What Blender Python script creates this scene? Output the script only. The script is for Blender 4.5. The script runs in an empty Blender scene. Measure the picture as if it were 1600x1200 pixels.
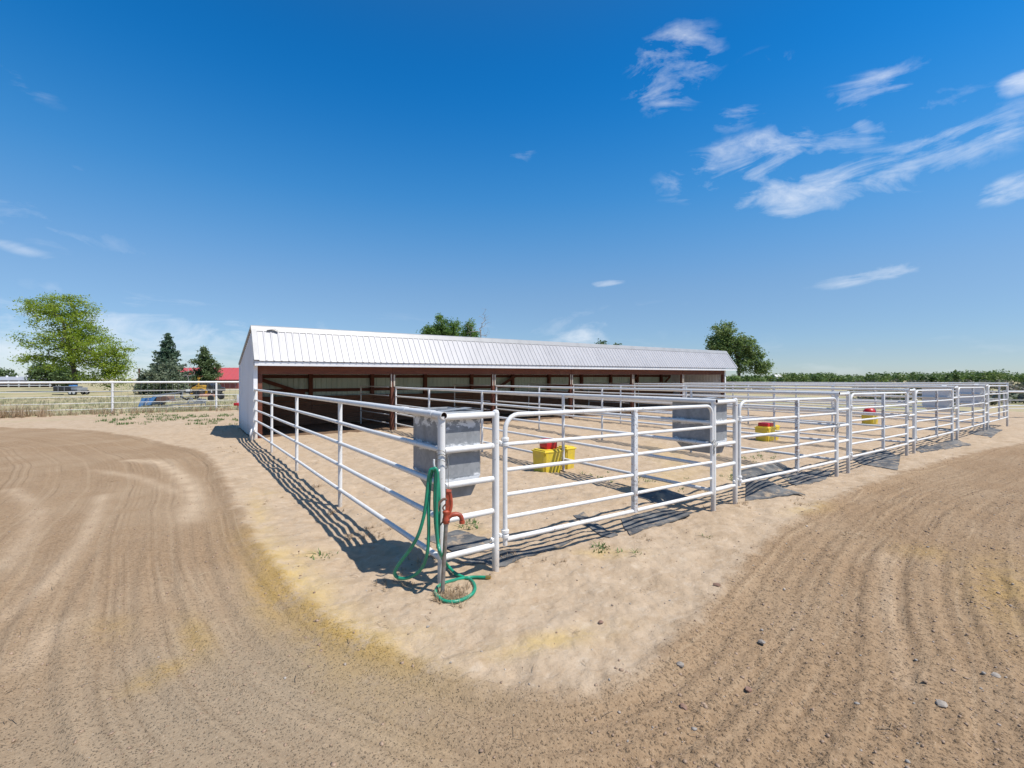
import bpy, bmesh, math, random
import numpy as np
from math import sin, cos, pi, sqrt, radians, atan2
from mathutils import Vector

scene = bpy.context.scene
COL = scene.collection

# ------------------------------------------------------------------ camera
CX, CY, CZ, YAW = -2.094, -4.115, 2.01, 0.621
FPX, HY = 728.0, 591.7                     # focal length and horizon, in pixels of the 1600x1200 picture
cam = bpy.data.cameras.new('camera'); camo = bpy.data.objects.new('camera', cam)
COL.objects.link(camo); scene.camera = camo
camo.location = (CX, CY, CZ); camo.rotation_euler = (pi/2, 0, -YAW)
cam.lens = 36*FPX/1600; cam.sensor_width = 36; cam.shift_y = -(600-HY)/1600
cam.clip_start = 0.1; cam.clip_end = 9000

def atd(px, py, d):
    "point seen at pixel px,py at depth d"
    l = (px-800)/FPX*d; z = CZ-(py-HY)/FPX*d
    return Vector((CX+l*cos(YAW)+d*sin(YAW), CY-l*sin(YAW)+d*cos(YAW), z))
def atg(px, py, z=0.0):
    d = FPX*(CZ-z)/(py-HY)
    p = atd(px, py, d); p.z = z
    return p

# ------------------------------------------------------------------ sky, sun, exposure
SUNV = Vector((0.28, -0.50, 1.0)).normalized()
world = bpy.data.worlds.new('World'); scene.world = world; world.use_nodes = True
WN = world.node_tree.nodes; WL = world.node_tree.links; WN.clear()
def wn(t, **k):
    n = WN.new(t)
    for a, b in k.items(): setattr(n, a, b)
    return n
def wm(op, a, b=None, c=None, clamp=False):
    n = wn('ShaderNodeMath', operation=op); n.use_clamp = clamp
    for i, v in enumerate((a, b, c)):
        if v is None: continue
        if isinstance(v, (int, float)): n.inputs[i].default_value = v
        else: WL.new(v, n.inputs[i])
    return n.outputs[0]
SKY_STRENGTH = 0.10
sky = wn('ShaderNodeTexSky', sky_type='NISHITA')
sky.sun_disc = False; sky.sun_elevation = math.asin(SUNV.z); sky.sun_rotation = atan2(SUNV.x, SUNV.y)
sky.altitude = 1500; sky.air_density = 1.0; sky.dust_density = 0.6; sky.ozone_density = 2.5
tc = wn('ShaderNodeTexCoord'); sp = wn('ShaderNodeSeparateXYZ'); WL.new(tc.outputs['Generated'], sp.inputs[0])
DX, DY, DZ = sp.outputs
el = wm('ARCSINE', DZ); az = wm('ARCTAN2', DX, DY)
hs = wn('ShaderNodeHueSaturation'); WL.new(sky.outputs[0], hs.inputs['Color'])
hs.inputs['Saturation'].default_value = 1.0; hs.inputs['Value'].default_value = 1.0; hs.inputs['Hue'].default_value = 0.497
rmp = wn('ShaderNodeValToRGB'); WL.new(DZ, rmp.inputs[0]); E_ = rmp.color_ramp.elements; rmp.color_ramp.interpolation = 'CARDINAL'
TONE = ((0.0, (.70, .80, .97)), (.064, (.725, .825, .96)), (.204, (.82, 1.06, 1.19)), (.355, (.40, 1.14, 1.52)), (.58, (.085, .95, 1.58)), (.82, (.62, .98, 1.15)), (1.0, (1.05, 1.0, .98)))
E_[0].position = TONE[0][0]; E_[0].color = (*[c/2 for c in TONE[0][1]], 1); E_[1].position = 1.0; E_[1].color = (*[c/2 for c in TONE[-1][1]], 1)
for p_, c_ in TONE[1:-1]:
    e_ = E_.new(p_); e_.color = (*[c/2 for c in c_], 1)
tone = wn('ShaderNodeMix', data_type='RGBA', blend_type='MULTIPLY'); tone.inputs['Factor'].default_value = 1
dbl = wn('ShaderNodeMix', data_type='RGBA', blend_type='MULTIPLY'); dbl.inputs['Factor'].default_value = 1; dbl.inputs['B'].default_value = (2, 2, 2, 1)
WL.new(hs.outputs[0], tone.inputs['A']); WL.new(rmp.outputs[0], tone.inputs['B']); WL.new(tone.outputs['Result'], dbl.inputs['A'])
# high thin cloud: wispy noise stretched along the wind, kept inside soft patches of the sky
cmb = wn('ShaderNodeCombineXYZ'); WL.new(wm('MULTIPLY', az, 1.0), cmb.inputs[0]); WL.new(el, cmb.inputs[1])
rot = wn('ShaderNodeMapping'); rot.inputs['Rotation'].default_value = (0, 0, radians(-9)); rot.inputs['Scale'].default_value = (4.6, 13.0, 1)
WL.new(cmb.outputs[0], rot.inputs[0])
nz = wn('ShaderNodeTexNoise'); nz.inputs['Scale'].default_value = 1.6; nz.inputs['Detail'].default_value = 9; nz.inputs['Roughness'].default_value = .62; nz.inputs['Distortion'].default_value = .7
WL.new(rot.outputs[0], nz.inputs['Vector'])
nf = nz.outputs['Fac']
nz3 = wn('ShaderNodeTexNoise'); nz3.inputs['Scale'].default_value = 9.0; nz3.inputs['Detail'].default_value = 5; nz3.inputs['Roughness'].default_value = .6
WL.new(cmb.outputs[0], nz3.inputs['Vector'])
def skyang(px, py):
    v = atd(px, py, 1.0) - Vector((CX, CY, CZ)); v.normalize()
    return atan2(v.x, v.y), math.asin(v.z)
CLOUDS = [  # px, py, half width, half height, tilt (deg, up to the right), density
    (1050, 110, 70, 66, 20, .80), (1365, 135, 105, 26, 2, .62), (1150, 258, 125, 40, 8, 1.0), (1285, 294, 160, 40, 3, 1.0),
    (1455, 248, 180, 40, 11, .85), (1340, 214, 170, 24, 8, .6), (1360, 428, 100, 13, 7, .95), (948, 440, 26, 8, 3, 1.05), (1582, 295, 60, 20, 10, .85),
    (1592, 130, 36, 18, 4, .8), (1200, 100, 22, 45, 80, .42), (1350, 199, 22, 12, -15, .9), (1150, 185, 40, 20, 0, .5), (124, 262, 17, 7, -12, .42),
    (60, 350, 190, 36, -10, .36), (910, 527, 45, 13, 4, .9), (60, 540, 460, 60, -2, 1.0), (300, 528, 220, 34, -4, .95), (700, 540, 350, 40, 0, .34), (30, 388, 90, 9, -12, .5),
    (1330, 560, 330, 40, 0, .26), (815, 243, 30, 13, 30, .3), (30, 128, 60, 14, -20, .24), (1560, 380, 50, 12, 10, .3), (230, 470, 160, 12, -3, .35), (960, 500, 120, 20, 4, .4)]
acc = None
for (px, py, hw, hh, tilt, dn) in CLOUDS:
    a0, e0 = skyang(px, py); a1, e1 = skyang(px+hw, py); a2, e2 = skyang(px, py-hh)
    A = 1.3*sqrt((a1-a0)**2*cos(e0)**2+(e1-e0)**2); B = 1.35*abs(e2-e0); t = radians(tilt)
    da = wm('MULTIPLY', wm('SUBTRACT', az, a0), cos(e0)); de = wm('SUBTRACT', el, e0)
    u = wm('DIVIDE', wm('ADD', wm('MULTIPLY', da, cos(t)), wm('MULTIPLY', de, sin(t))), A)
    v = wm('DIVIDE', wm('SUBTRACT', wm('MULTIPLY', de, cos(t)), wm('MULTIPLY', da, sin(t))), B)
    f = wm('MULTIPLY', wm('SUBTRACT', 1.0, wm('ADD', wm('MULTIPLY', u, u), wm('MULTIPLY', v, v)), clamp=True), dn)
    acc = f if acc is None else wm('MAXIMUM', acc, f)
# density = patch strength against the noise, so that edges are torn
cl = wm('ADD', wm('MULTIPLY', wm('SUBTRACT', nf, .5), 2.3), wm('MULTIPLY', wm('SUBTRACT', nz3.outputs['Fac'], .5), .9))
cl = wm('MULTIPLY', wm('SUBTRACT', wm('ADD', cl, wm('MULTIPLY', acc, .52)), .20), 1.4, clamp=True)
cl = wm('MULTIPLY', cl, wm('MULTIPLY', acc, 1.9, clamp=True))
mxc = wn('ShaderNodeMix', data_type='RGBA'); WL.new(wm('MULTIPLY', cl, .56), mxc.inputs['Factor']); WL.new(dbl.outputs['Result'], mxc.inputs['A'])
mxc.inputs['B'].default_value = (8.6, 8.9, 9.4, 1)
bg = wn('ShaderNodeBackground'); WL.new(mxc.outputs['Result'], bg.inputs[0]); bg.inputs[1].default_value = SKY_STRENGTH
wo = wn('ShaderNodeOutputWorld'); WL.new(bg.outputs[0], wo.inputs[0])

sun = bpy.data.lights.new('sun', 'SUN'); suno = bpy.data.objects.new('sun', sun); COL.objects.link(suno)
sun.energy = 5.0; sun.angle = radians(.53); sun.color = (1.0, .95, .875)
suno.rotation_euler = SUNV.to_track_quat('Z', 'Y').to_euler(); suno.location = (0, 0, 60)
vs = scene.view_settings; vs.view_transform = 'Standard'; vs.look = 'None'; vs.gamma = 1; vs.use_curve_mapping = False
vs.exposure = 0.18
scene.render.engine = 'CYCLES'
scene.cycles.max_bounces = 6; scene.cycles.diffuse_bounces = 4

# ------------------------------------------------------------------ materials
def mat(name, base=(.5, .5, .5), rough=.6, metal=0.0, spec=.5):
    m = bpy.data.materials.new(name); m.use_nodes = True
    b = m.node_tree.nodes['Principled BSDF']
    b.inputs['Base Color'].default_value = (*base, 1); b.inputs['Roughness'].default_value = rough
    b.inputs['Metallic'].default_value = metal; b.inputs['Specular IOR Level'].default_value = spec
    return m
class NT:
    def __init__(s, m): s.t = m.node_tree; s.b = s.t.nodes['Principled BSDF']
    def n(s, typ, **k):
        x = s.t.nodes.new(typ)
        for a, b in k.items(): setattr(x, a, b)
        return x
    def put(s, sock, v):
        if isinstance(v, (int, float)): sock.default_value = v
        elif isinstance(v, tuple): sock.default_value = v if len(v) == 4 else (*v, 1) if sock.type == 'RGBA' else v
        else: s.t.links.new(v, sock)
    def math(s, op, a, b=None, c=None, clamp=False):
        x = s.n('ShaderNodeMath', operation=op); x.use_clamp = clamp
        for i, v in enumerate((a, b, c)):
            if v is not None: s.put(x.inputs[i], v)
        return x.outputs[0]
    def noise(s, vec, scale, detail=4, rough=.55, dist=0):
        x = s.n('ShaderNodeTexNoise'); x.inputs['Scale'].default_value = scale; x.inputs['Detail'].default_value = detail
        x.inputs['Roughness'].default_value = rough; x.inputs['Distortion'].default_value = dist
        if vec is not None: s.put(x.inputs['Vector'], vec)
        return x.outputs['Fac']
    def step(s, v, lo, hi, a=0.0, b=1.0):
        x = s.n('ShaderNodeMapRange', interpolation_type='SMOOTHSTEP')
        for i, q in enumerate((v, lo, hi, a, b)): s.put(x.inputs[i], q)
        return x.outputs[0]
    def mix(s, f, a, b, mode='MIX'):
        x = s.n('ShaderNodeMix', data_type='RGBA', blend_type=mode)
        s.put(x.inputs['Factor'], f); s.put(x.inputs['A'], a); s.put(x.inputs['B'], b)
        return x.outputs['Result']
    def obj(s): return s.n('ShaderNodeTexCoord').outputs['Object']
    def pos(s): return s.n('ShaderNodeNewGeometry').outputs['Position']
    def scalev(s, v, sc):
        x = s.n('ShaderNodeMapping'); s.put(x.inputs[0], v); x.inputs['Scale'].default_value = sc
        return x.outputs[0]
    def sep(s, v):
        x = s.n('ShaderNodeSeparateXYZ'); s.put(x.inputs[0], v); return x.outputs
    def attr(s, name): return s.n('ShaderNodeAttribute', attribute_name=name).outputs['Fac']
    def color(s, c): s.put(s.b.inputs['Base Color'], c)
    def rough(s, c): s.put(s.b.inputs['Roughness'], c)
    def bump(s, h, dist, strength=1.0):
        x = s.n('ShaderNodeBump'); x.inputs['Distance'].default_value = dist; x.inputs['Strength'].default_value = strength
        s.put(x.inputs['Height'], h); s.put(s.b.inputs['Normal'], x.outputs[0])
    def islandrand(s): return s.n('ShaderNodeNewGeometry').outputs['Random Per Island']
    def objrand(s): return s.n('ShaderNodeObjectInfo').outputs['Random']

def m_paint(name='white_paint', chip=.724, base=(.72, .715, .70)):
    m = mat(name, rough=.38); t = NT(m); p = t.pos()
    big = t.noise(p, 2.2, 3); fine = t.noise(p, 34, 5, .7)
    dirt = t.noise(p, 7, 4, .6)
    c = t.mix(t.step(dirt, .45, .75), base, tuple(b*.90 for b in base))
    chipf = t.step(t.math('ADD', t.math('MULTIPLY', fine, .75), t.math('MULTIPLY', big, .45)), chip, chip+.03)
    chipc = t.mix(t.step(t.noise(p, 9, 2), .45, .6), (.33, .33, .33), (.26, .13, .07))
    z = t.sep(p)[2]
    mud = t.math('MULTIPLY', t.step(t.math('ADD', z, t.math('MULTIPLY', t.math('SUBTRACT', dirt, .5), .5)), .34, .02), .55)
    run = t.math('MULTIPLY', t.step(t.noise(t.scalev(p, (14, 14, 1.6)), 1.0, 4, .6), .60, .74), .30)
    c = t.mix(run, c, (.42, .33, .26)); c = t.mix(mud, c, (.42, .32, .22))
    t.color(t.mix(t.math('MULTIPLY', chipf, .8), c, chipc)); t.rough(t.math('ADD', .34, t.math('MULTIPLY', dirt, .2)))
    t.bump(t.noise(p, 60, 3), .002, .3)
    return m
M = {}
M['paint'] = m_paint()
M['worn_paint'] = m_paint('worn_white_paint', .62, (.66, .67, .68))
M['rust'] = mat('rusty_pipe_inside', (.09, .04, .025), .9)
def m_galv(name, pale, flakes=True):
    m = mat(name, rough=.5, metal=0); t = NT(m); p = t.obj(); z = t.sep(p)[2]
    vor = t.n('ShaderNodeTexVoronoi'); vor.inputs['Scale'].default_value = 26; t.put(vor.inputs['Vector'], p)
    sp_ = t.mix(t.math('MULTIPLY', t.sep(vor.outputs['Color'])[0], .5), (.23, .24, .25), (.34, .35, .36))
    c = t.mix(t.step(t.noise(t.scalev(p, (3, 3, 2.2)), 1.3, 4), .45, .75), sp_, (.17, .175, .18))
    e = t.math('MULTIPLY', t.math('SUBTRACT', t.noise(t.scalev(p, (7, 7, 14)), 1, 5, .65), .5), .16)
    zz = t.math('ADD', z, e)
    w = None
    for zc, hw in ((1.30, .035), (.97, .035), (.66, .03)):
        b = t.step(t.math('ABSOLUTE', t.math('SUBTRACT', zz, zc)), hw+.012, hw-.012)
        w = b if w is None else t.math('MAXIMUM', w, b)
    top = t.math('MULTIPLY', t.math('MULTIPLY', t.step(zz, 1.50, 1.53), t.step(z, 1.648, 1.642)), t.step(t.noise(t.scalev(p, (6, 6, 9)), 1.3, 5, .7), .47, .52))
    if flakes: w = t.math('MAXIMUM', w, top)
    if pale: w = t.math('MAXIMUM', w, t.step(t.noise(p, 3, 3), .1, .3))
    t.color(t.mix(t.math('MULTIPLY', w, .9), c, (.74, .74, .74))); t.bump(t.noise(p, 5, 3), .006, .5)
    return m
M['galv'] = m_galv('galvanised_sheet', False); M['galv_plain'] = m_galv('dull_galvanised_sheet', False, False); M['galv_pale'] = m_galv('white_coated_sheet', True)
def m_sheet(name, base, dirt=.12):
    m = mat(name, base, .42); t = NT(m); p = t.pos()
    n1 = t.noise(t.scalev(p, (1.3, 1.3, .35)), 1.6, 5); n2 = t.noise(p, 14, 4)
    c = t.mix(t.math('MULTIPLY', t.step(n1, .42, .75), dirt*3), base, tuple(b*.72 for b in base))
    c = t.mix(t.math('MULTIPLY', t.step(n2, .55, .8), dirt), c, (.45, .40, .33)); c = t.mix(t.math('MULTIPLY', t.objrand(), .16), c, tuple(b*.55 for b in base))
    dust = t.math('MULTIPLY', t.step(t.math('ADD', t.sep(p)[2], t.math('MULTIPLY', t.math('SUBTRACT', n2, .5), .7)), .55, .0), .5)
    c = t.mix(dust, c, (.42, .33, .24)); t.color(c)
    t.bump(t.noise(p, 1.8, 2), .01, .25)
    return m
M['roof'] = m_sheet('white_roof_metal', (.40, .395, .41)); M['wall'] = m_sheet('white_wall_metal', (.80, .80, .81))
M['backwall'] = m_sheet('shaded_white_wall_metal', (.46, .57, .49), .25)  # white sheet; its green-grey tone in shade is put into the colour
M['trim'] = m_sheet('pale_grey_trim', (.37, .37, .37), .2)
def m_wood(name, a, b, worn=(.30, .20, .13), wf=.5):
    m = mat(name, a, .75); t = NT(m); p = t.obj(); r = t.objrand()
    q = t.n('ShaderNodeVectorMath', operation='ADD'); t.put(q.inputs[0], p)
    cx = t.n('ShaderNodeCombineXYZ'); t.put(cx.inputs[0], t.math('MULTIPLY', r, 37.0)); t.put(q.inputs[1], cx.outputs[0])
    g = t.noise(t.scalev(q.outputs[0], (1.1, 16, 16)), 1.5, 6, .65, .6); bl = t.noise(q.outputs[0], 1.7, 4)
    c = t.mix(t.step(g, .3, .7), a, b)
    c = t.mix(t.math('MULTIPLY', t.step(bl, .52, .72), wf), c, worn)
    c = t.mix(t.math('MULTIPLY', r, .35), c, tuple(x*.55 for x in a)); t.color(c)
    t.bump(g, .006, .6)
    return m
M['stain'] = m_wood('red_brown_stained_timber', (.095, .026, .013), (.155, .044, .020), (.19, .08, .045), .5)
M['plank'] = m_wood('dark_plank', (.13, .056, .028), (.21, .10, .052), (.20, .12, .075), .55)
M['greywood'] = m_wood('chewed_pale_wood', (.45, .38, .30), (.58, .52, .44))
M['rubber'] = None
def m_rubber():
    m = mat('dusty_rubber', rough=.85); t = NT(m); p = t.pos()
    c = t.mix(t.step(t.noise(p, 2.3, 5, .65), .38, .66), (.055, .06, .066), (.17, .165, .155))
    t.color(t.mix(t.math('MULTIPLY', t.step(t.noise(p, 5, 5, .7), .5, .66), .75), c, (.40, .30, .20))); t.bump(t.noise(p, 70, 3), .003, .6)
    return m
M['rubber'] = m_rubber()
def m_noisy(name, a, b, scale=8, rough=.5, bumpd=.0, metal=0):
    m = mat(name, a, rough, metal); t = NT(m); p = t.obj()
    t.color(t.mix(t.step(t.noise(p, scale, 5, .62), .35, .7), a, b))
    if bumpd: t.bump(t.noise(p, scale*3, 4), bumpd, .6)
    return m
M['yellow'] = m_noisy('yellow_plastic', (.74, .55, .03), (.60, .44, .07), 7, .5)
M['red'] = m_noisy('red_plastic', (.52, .010, .018), (.40, .02, .02), 6, .38)
M['hyd'] = m_noisy('rusty_red_enamel', (.40, .065, .028), (.24, .05, .025), 22, .5, .002)
M['pipe'] = m_noisy('grey_steel_pipe', (.30, .29, .28), (.20, .17, .15), 12, .45, .001, .5)
M['hose'] = m_noisy('green_hose', (.012, .27, .155), (.02, .20, .12), 9, .35)
M['brass'] = mat('brass', (.45, .30, .10), .4, .8)
M['black'] = m_noisy('black_enamel', (.02, .02, .022), (.04, .04, .04), 5, .4)
M['tyre'] = mat('tyre_rubber', (.025, .025, .025), .85)
M['hub'] = mat('white_wheel_hub', (.62, .62, .62), .5)
M['blue'] = m_noisy('blue_enamel', (.07, .24, .56), (.12, .28, .50), 4, .5)
M['greysteel'] = m_noisy('grey_steel', (.22, .24, .27), (.32, .33, .34), 5, .5)
M['rustplate'] = m_noisy('rusty_plate', (.13, .08, .065), (.20, .12, .08), 5, .8)
M['orange'] = m_noisy('faded_orange_enamel', (.62, .20, .08), (.55, .25, .14), 4, .6)
M['machine_yellow'] = m_noisy('machine_yellow', (.55, .30, .03), (.45, .26, .05), 4, .5)
M['redroof'] = m_noisy('red_roof_metal', (.50, .085, .095), (.44, .09, .095), 1.2, .45)
M['barnwall'] = m_noisy('dull_red_boards', (.22, .06, .055), (.28, .09, .08), 1.2, .8)
M['glass'] = mat('dark_window_glass', (.03, .035, .04), .12)
M['housewhite'] = m_noisy('white_house_wall', (.72, .71, .68), (.62, .62, .60), 1, .7)
M['housegrey'] = m_noisy('grey_house_roof', (.34, .33, .32), (.28, .27, .26), 1, .8)
M['wire'] = mat('fence_wire', (.33, .33, .32), .5, .6)
M['polewood'] = m_noisy('brown_pole_wood', (.13, .06, .04), (.18, .09, .06), 3, .9)
def m_bark(name, a, b):
    m = mat(name, a, .9); t = NT(m); p = t.obj()
    t.color(t.mix(t.step(t.noise(t.scalev(p, (5, 5, 1.2)), 2, 5), .35, .65), a, b)); return m
M['bark'] = m_bark('grey_brown_bark', (.075, .06, .05), (.14, .115, .095)); M['bark_dark'] = m_bark('dark_bark', (.05, .037, .03), (.09, .07, .055))
M['bark_pale'] = m_bark('pale_bark', (.26, .24, .23), (.36, .34, .32))
def m_leaf(name, cols, trans=.35, clump=.55):
    m = mat(name, cols[0], .55); t = NT(m); r = t.islandrand()
    cr = t.n('ShaderNodeValToRGB'); cr.color_ramp.interpolation = 'LINEAR'
    cr.color_ramp.elements[0].color = (*cols[0], 1); cr.color_ramp.elements[1].color = (*cols[-1], 1)
    for i, c in enumerate(cols[1:-1]):
        e = cr.color_ramp.elements.new((i+1)/(len(cols)-1)); e.color = (*c, 1)
    t.put(cr.inputs[0], t.math('ADD', t.math('MULTIPLY', r, .5), t.math('MULTIPLY', t.step(t.noise(t.pos(), clump, 3, .6), .32, .68), .5))); t.color(cr.outputs[0])
    if trans:
        tr = t.n('ShaderNodeBsdfTranslucent'); t.put(tr.inputs[0], cr.outputs[0])
        mx = t.n('ShaderNodeMixShader'); mx.inputs[0].default_value = trans
        t.t.links.new(t.b.outputs[0], mx.inputs[1]); t.t.links.new(tr.outputs[0], mx.inputs[2])
        t.t.links.new(mx.outputs[0], t.t.nodes['Material Output'].inputs[0])
    return m
M['leaf_locust'] = m_leaf('locust_leaves', [(.16, .25, .025), (.25, .35, .03), (.33, .42, .045), (.30, .36, .06)], .5)
M['leaf_cotton'] = m_leaf('cottonwood_leaves', [(.08, .16, .03), (.13, .23, .05), (.19, .29, .06)], .45)
M['leaf_dark'] = m_leaf('dark_bush_leaves', [(.07, .12, .04), (.11, .17, .06), (.15, .20, .08)], .35)
M['leaf_olive'] = m_leaf('grey_green_leaves', [(.10, .14, .08), (.16, .20, .12), (.22, .25, .16)], .35)
M['leaf_right'] = m_leaf('elm_leaves', [(.11, .18, .06), (.18, .26, .08), (.27, .33, .13)], .5)
M['needle'] = m_leaf('spruce_needles', [(.055, .11, .065), (.09, .15, .09), (.13, .19, .11)], .3)
M['needle2'] = m_leaf('pine_needles', [(.075, .125, .045), (.115, .165, .06), (.165, .20, .08)], .3)
M['wood_far'] = m_leaf('distant_wood_leaves', [(.045, .09, .03), (.08, .14, .035), (.13, .20, .045), (.20, .24, .08)], .35, .06)
M['scrub'] = m_leaf('grey_scrub', [(.12, .105, .09), (.18, .16, .13), (.09, .12, .06), (.14, .15, .09)], .25)
M['drygrass'] = m_leaf('dry_grass', [(.30, .22, .12), (.38, .30, .17), (.22, .20, .10), (.42, .34, .21)], .25)
M['fieldgrass'] = m_leaf('field_grass', [(.26, .27, .13), (.36, .34, .20), (.44, .38, .24), (.20, .25, .10)], .35)
M['deadweed'] = m_leaf('dead_weed_stems', [(.34, .24, .15), (.44, .32, .20), (.52, .41, .27)], .35)
M['weed'] = m_leaf('weed_leaves', [(.06, .13, .03), (.10, .18, .04), (.15, .20, .06)], .3)
M['stone'] = m_noisy('grey_stone', (.27, .235, .20), (.40, .345, .29), 18, .85, .004)
M['stone_brown'] = m_noisy('brown_stone', (.20, .115, .08), (.30, .19, .14), 18, .9, .004)
def m_peb():
    m = mat('pebbles', rough=.85); t = NT(m); r = t.islandrand()
    cr = t.n('ShaderNodeValToRGB'); cr.color_ramp.elements[0].color = (.22, .15, .10, 1); cr.color_ramp.elements[1].color = (.48, .41, .34, 1)
    for q, c in ((.45, (.30, .21, .145)), (.65, (.34, .28, .23)), (.9, (.27, .25, .225))):
        e = cr.color_ramp.elements.new(q); e.color = (*c, 1)
    t.put(cr.inputs[0], r); t.color(cr.outputs[0]); return m
M['pebble'] = m_peb()
M['clod'] = m_leaf('soil_clods', [(.24, .16, .105), (.30, .205, .135), (.36, .25, .17)], 0)

# ------------------------------------------------------------------ builders
class MB:
    "collects shapes into one mesh"
    def __init__(s): s.v = []; s.f = []; s.mi = []
    def add(s, vs_, fs, mi=0):
        o = len(s.v); s.v += [tuple(p) for p in vs_]; s.f += [tuple(i+o for i in f) for f in fs]; s.mi += [mi]*len(fs); return s
    def box(s, a, b, bev=0.0):
        (x0, y0, z0), (x1, y1, z1) = a, b
        if bev <= 0:
            return s.add([(x0,y0,z0),(x1,y0,z0),(x1,y1,z0),(x0,y1,z0),(x0,y0,z1),(x1,y0,z1),(x1,y1,z1),(x0,y1,z1)],
                  [(0,3,2,1),(4,5,6,7),(0,1,5,4),(1,2,6,5),(2,3,7,6),(3,0,4,7)])
        bm = bmesh.new(); r = bmesh.ops.create_cube(bm, size=1)
        for v in bm.verts: v.co = Vector(((x0+x1)/2+v.co.x*(x1-x0), (y0+y1)/2+v.co.y*(y1-y0), (z0+z1)/2+v.co.z*(z1-z0)))
        bmesh.ops.bevel(bm, geom=list(bm.edges), offset=bev, segments=2, affect='EDGES', profile=.6)
        bm.verts.index_update(); s.add([v.co for v in bm.verts], [[v.index for v in f.verts] for f in bm.faces]); bm.free(); return s
    def tube(s, pts, r, n=10, cap=True, closed=False, mi=0):
        pts = [Vector(p) for p in pts]; N = len(pts)
        rr = r if isinstance(r, (list, tuple)) else [r]*N
        up = None; vv = []; ff = []
        for i, p in enumerate(pts):
            if closed: t = pts[(i+1) % N]-pts[i-1]
            else: t = pts[min(i+1, N-1)]-pts[max(i-1, 0)]
            t.normalize()
            if up is None:
                up = Vector((0, 0, 1)) if abs(t.z) < .9 else Vector((1, 0, 0))
            u = (up - t*up.dot(t)); u.normalize(); w = t.cross(u); up = u
            for k in range(n):
                a = 2*pi*k/n; vv.append(p+(u*cos(a)+w*sin(a))*rr[i])
        for i in range(N-1 if not closed else N):
            j = (i+1) % N
            for k in range(n):
                l = (k+1) % n; ff.append((i*n+k, i*n+l, j*n+l, j*n+k))
        if cap and not closed:
            ff.append(tuple(range(n-1, -1, -1))); ff.append(tuple((N-1)*n+k for k in range(n)))
        return s.add(vv, ff, mi)
    def bar(s, p, q, w, h, up=(0, 0, 1)):
        p, q = Vector(p), Vector(q); t = (q-p).normalized(); up = Vector(up)
        if abs(t.dot(up)) > .95: up = Vector((1, 0, 0))
        x = t.cross(up).normalized()*(w/2); y = x.cross(t).normalized()*(h/2)
        vv = [c+a*x+b*y for c in (p, q) for a, b in ((-1,-1),(1,-1),(1,1),(-1,1))]
        return s.add(vv, [(0,1,2,3),(7,6,5,4),(0,4,5,1),(1,5,6,2),(2,6,7,3),(3,7,4,0)])
    def lathe(s, prof, n=16, c=(0, 0, 0), axis='z'):
        vv = []; ff = []; c = Vector(c)
        for (r, z) in prof:
            for k in range(n):
                a = 2*pi*k/n
                q = Vector((r*cos(a), r*sin(a), z))
                if axis == 'x': q = Vector((q.z, q.x, q.y))
                if axis == 'y': q = Vector((q.x, q.z, q.y))
                vv.append(c+q)
        for i in range(len(prof)-1):
            for k in range(n):
                l = (k+1) % n; ff.append((i*n+k, i*n+l, (i+1)*n+l, (i+1)*n+k))
        ff.append(tuple(range(n-1, -1, -1))); ff.append(tuple((len(prof)-1)*n+k for k in range(n)))
        return s.add(vv, ff)
    def mesh(s, name, mats, smooth=True):
        me = bpy.data.meshes.new(name); me.from_pydata(s.v, [], s.f)
        for m in (mats if isinstance(mats, (list, tuple)) else [mats]): me.materials.append(m)
        if any(s.mi): me.polygons.foreach_set('material_index', s.mi)
        bm = bmesh.new(); bm.from_mesh(me); bmesh.ops.recalc_face_normals(bm, faces=bm.faces); bm.to_mesh(me); bm.free()
        if smooth:
            me.polygons.foreach_set('use_smooth', [True]*len(me.polygons)); me.set_sharp_from_angle(angle=radians(38))
        me.update(); return me
def link(name, me, parent=None, loc=None, rot=None):
    o = bpy.data.objects.new(name, me); COL.objects.link(o)
    if parent: o.parent = parent
    if loc is not None: o.location = loc
    if rot is not None: o.rotation_euler = rot
    return o
def part(name, mb, m, parent, smooth=True, loc=None, rot=None):
    return link(name, mb.mesh(name, m, smooth), parent, loc, rot)
def tag(o, label, cat, group=None, kind=None):
    o['label'] = label; o['category'] = cat
    if group: o['group'] = group
    if kind: o['kind'] = kind
    return o
def thing(name, label, cat, loc=(0, 0, 0), rz=0, group=None):
    o = bpy.data.objects.new(name, None); COL.objects.link(o); o.empty_display_size = .2
    o.location = loc; o.rotation_euler = (0, 0, rz)
    return tag(o, label, cat, group)
def fastmesh(name, V, F, m, smooth=False):
    "numpy arrays of vertices and of quads/tris to a mesh"
    V = np.asarray(V, np.float32); F = np.asarray(F, np.int32); k = F.shape[1]
    me = bpy.data.meshes.new(name); me.vertices.add(len(V)); me.vertices.foreach_set('co', V.ravel())
    me.loops.add(F.size); me.loops.foreach_set('vertex_index', F.ravel())
    me.polygons.add(len(F)); me.polygons.foreach_set('loop_start', np.arange(0, F.size, k, dtype=np.int32))
    if smooth: me.polygons.foreach_set('use_smooth', np.ones(len(F), bool))
    for q in (m if isinstance(m, (list, tuple)) else [m]): me.materials.append(q)
    me.update(calc_edges=True); return me
def smooth_path(pts, n=8):
    "Catmull-Rom through points"
    P = [Vector(p) for p in pts]; P = [P[0]*2-P[1]]+P+[P[-1]*2-P[-2]]; out = []
    for i in range(1, len(P)-2):
        for k in range(n):
            t = k/n; a, b, c, d = P[i-1:i+3]
            out.append(.5*((2*b)+(c-a)*t+(2*a-5*b+4*c-d)*t*t+(3*b-a-3*c+d)*t**3))
    out.append(P[-2]); return out
def sstep(a, b, x):
    t = np.clip((np.asarray(x, float)-a)/(b-a), 0, 1); return t*t*(3-2*t)

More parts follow.
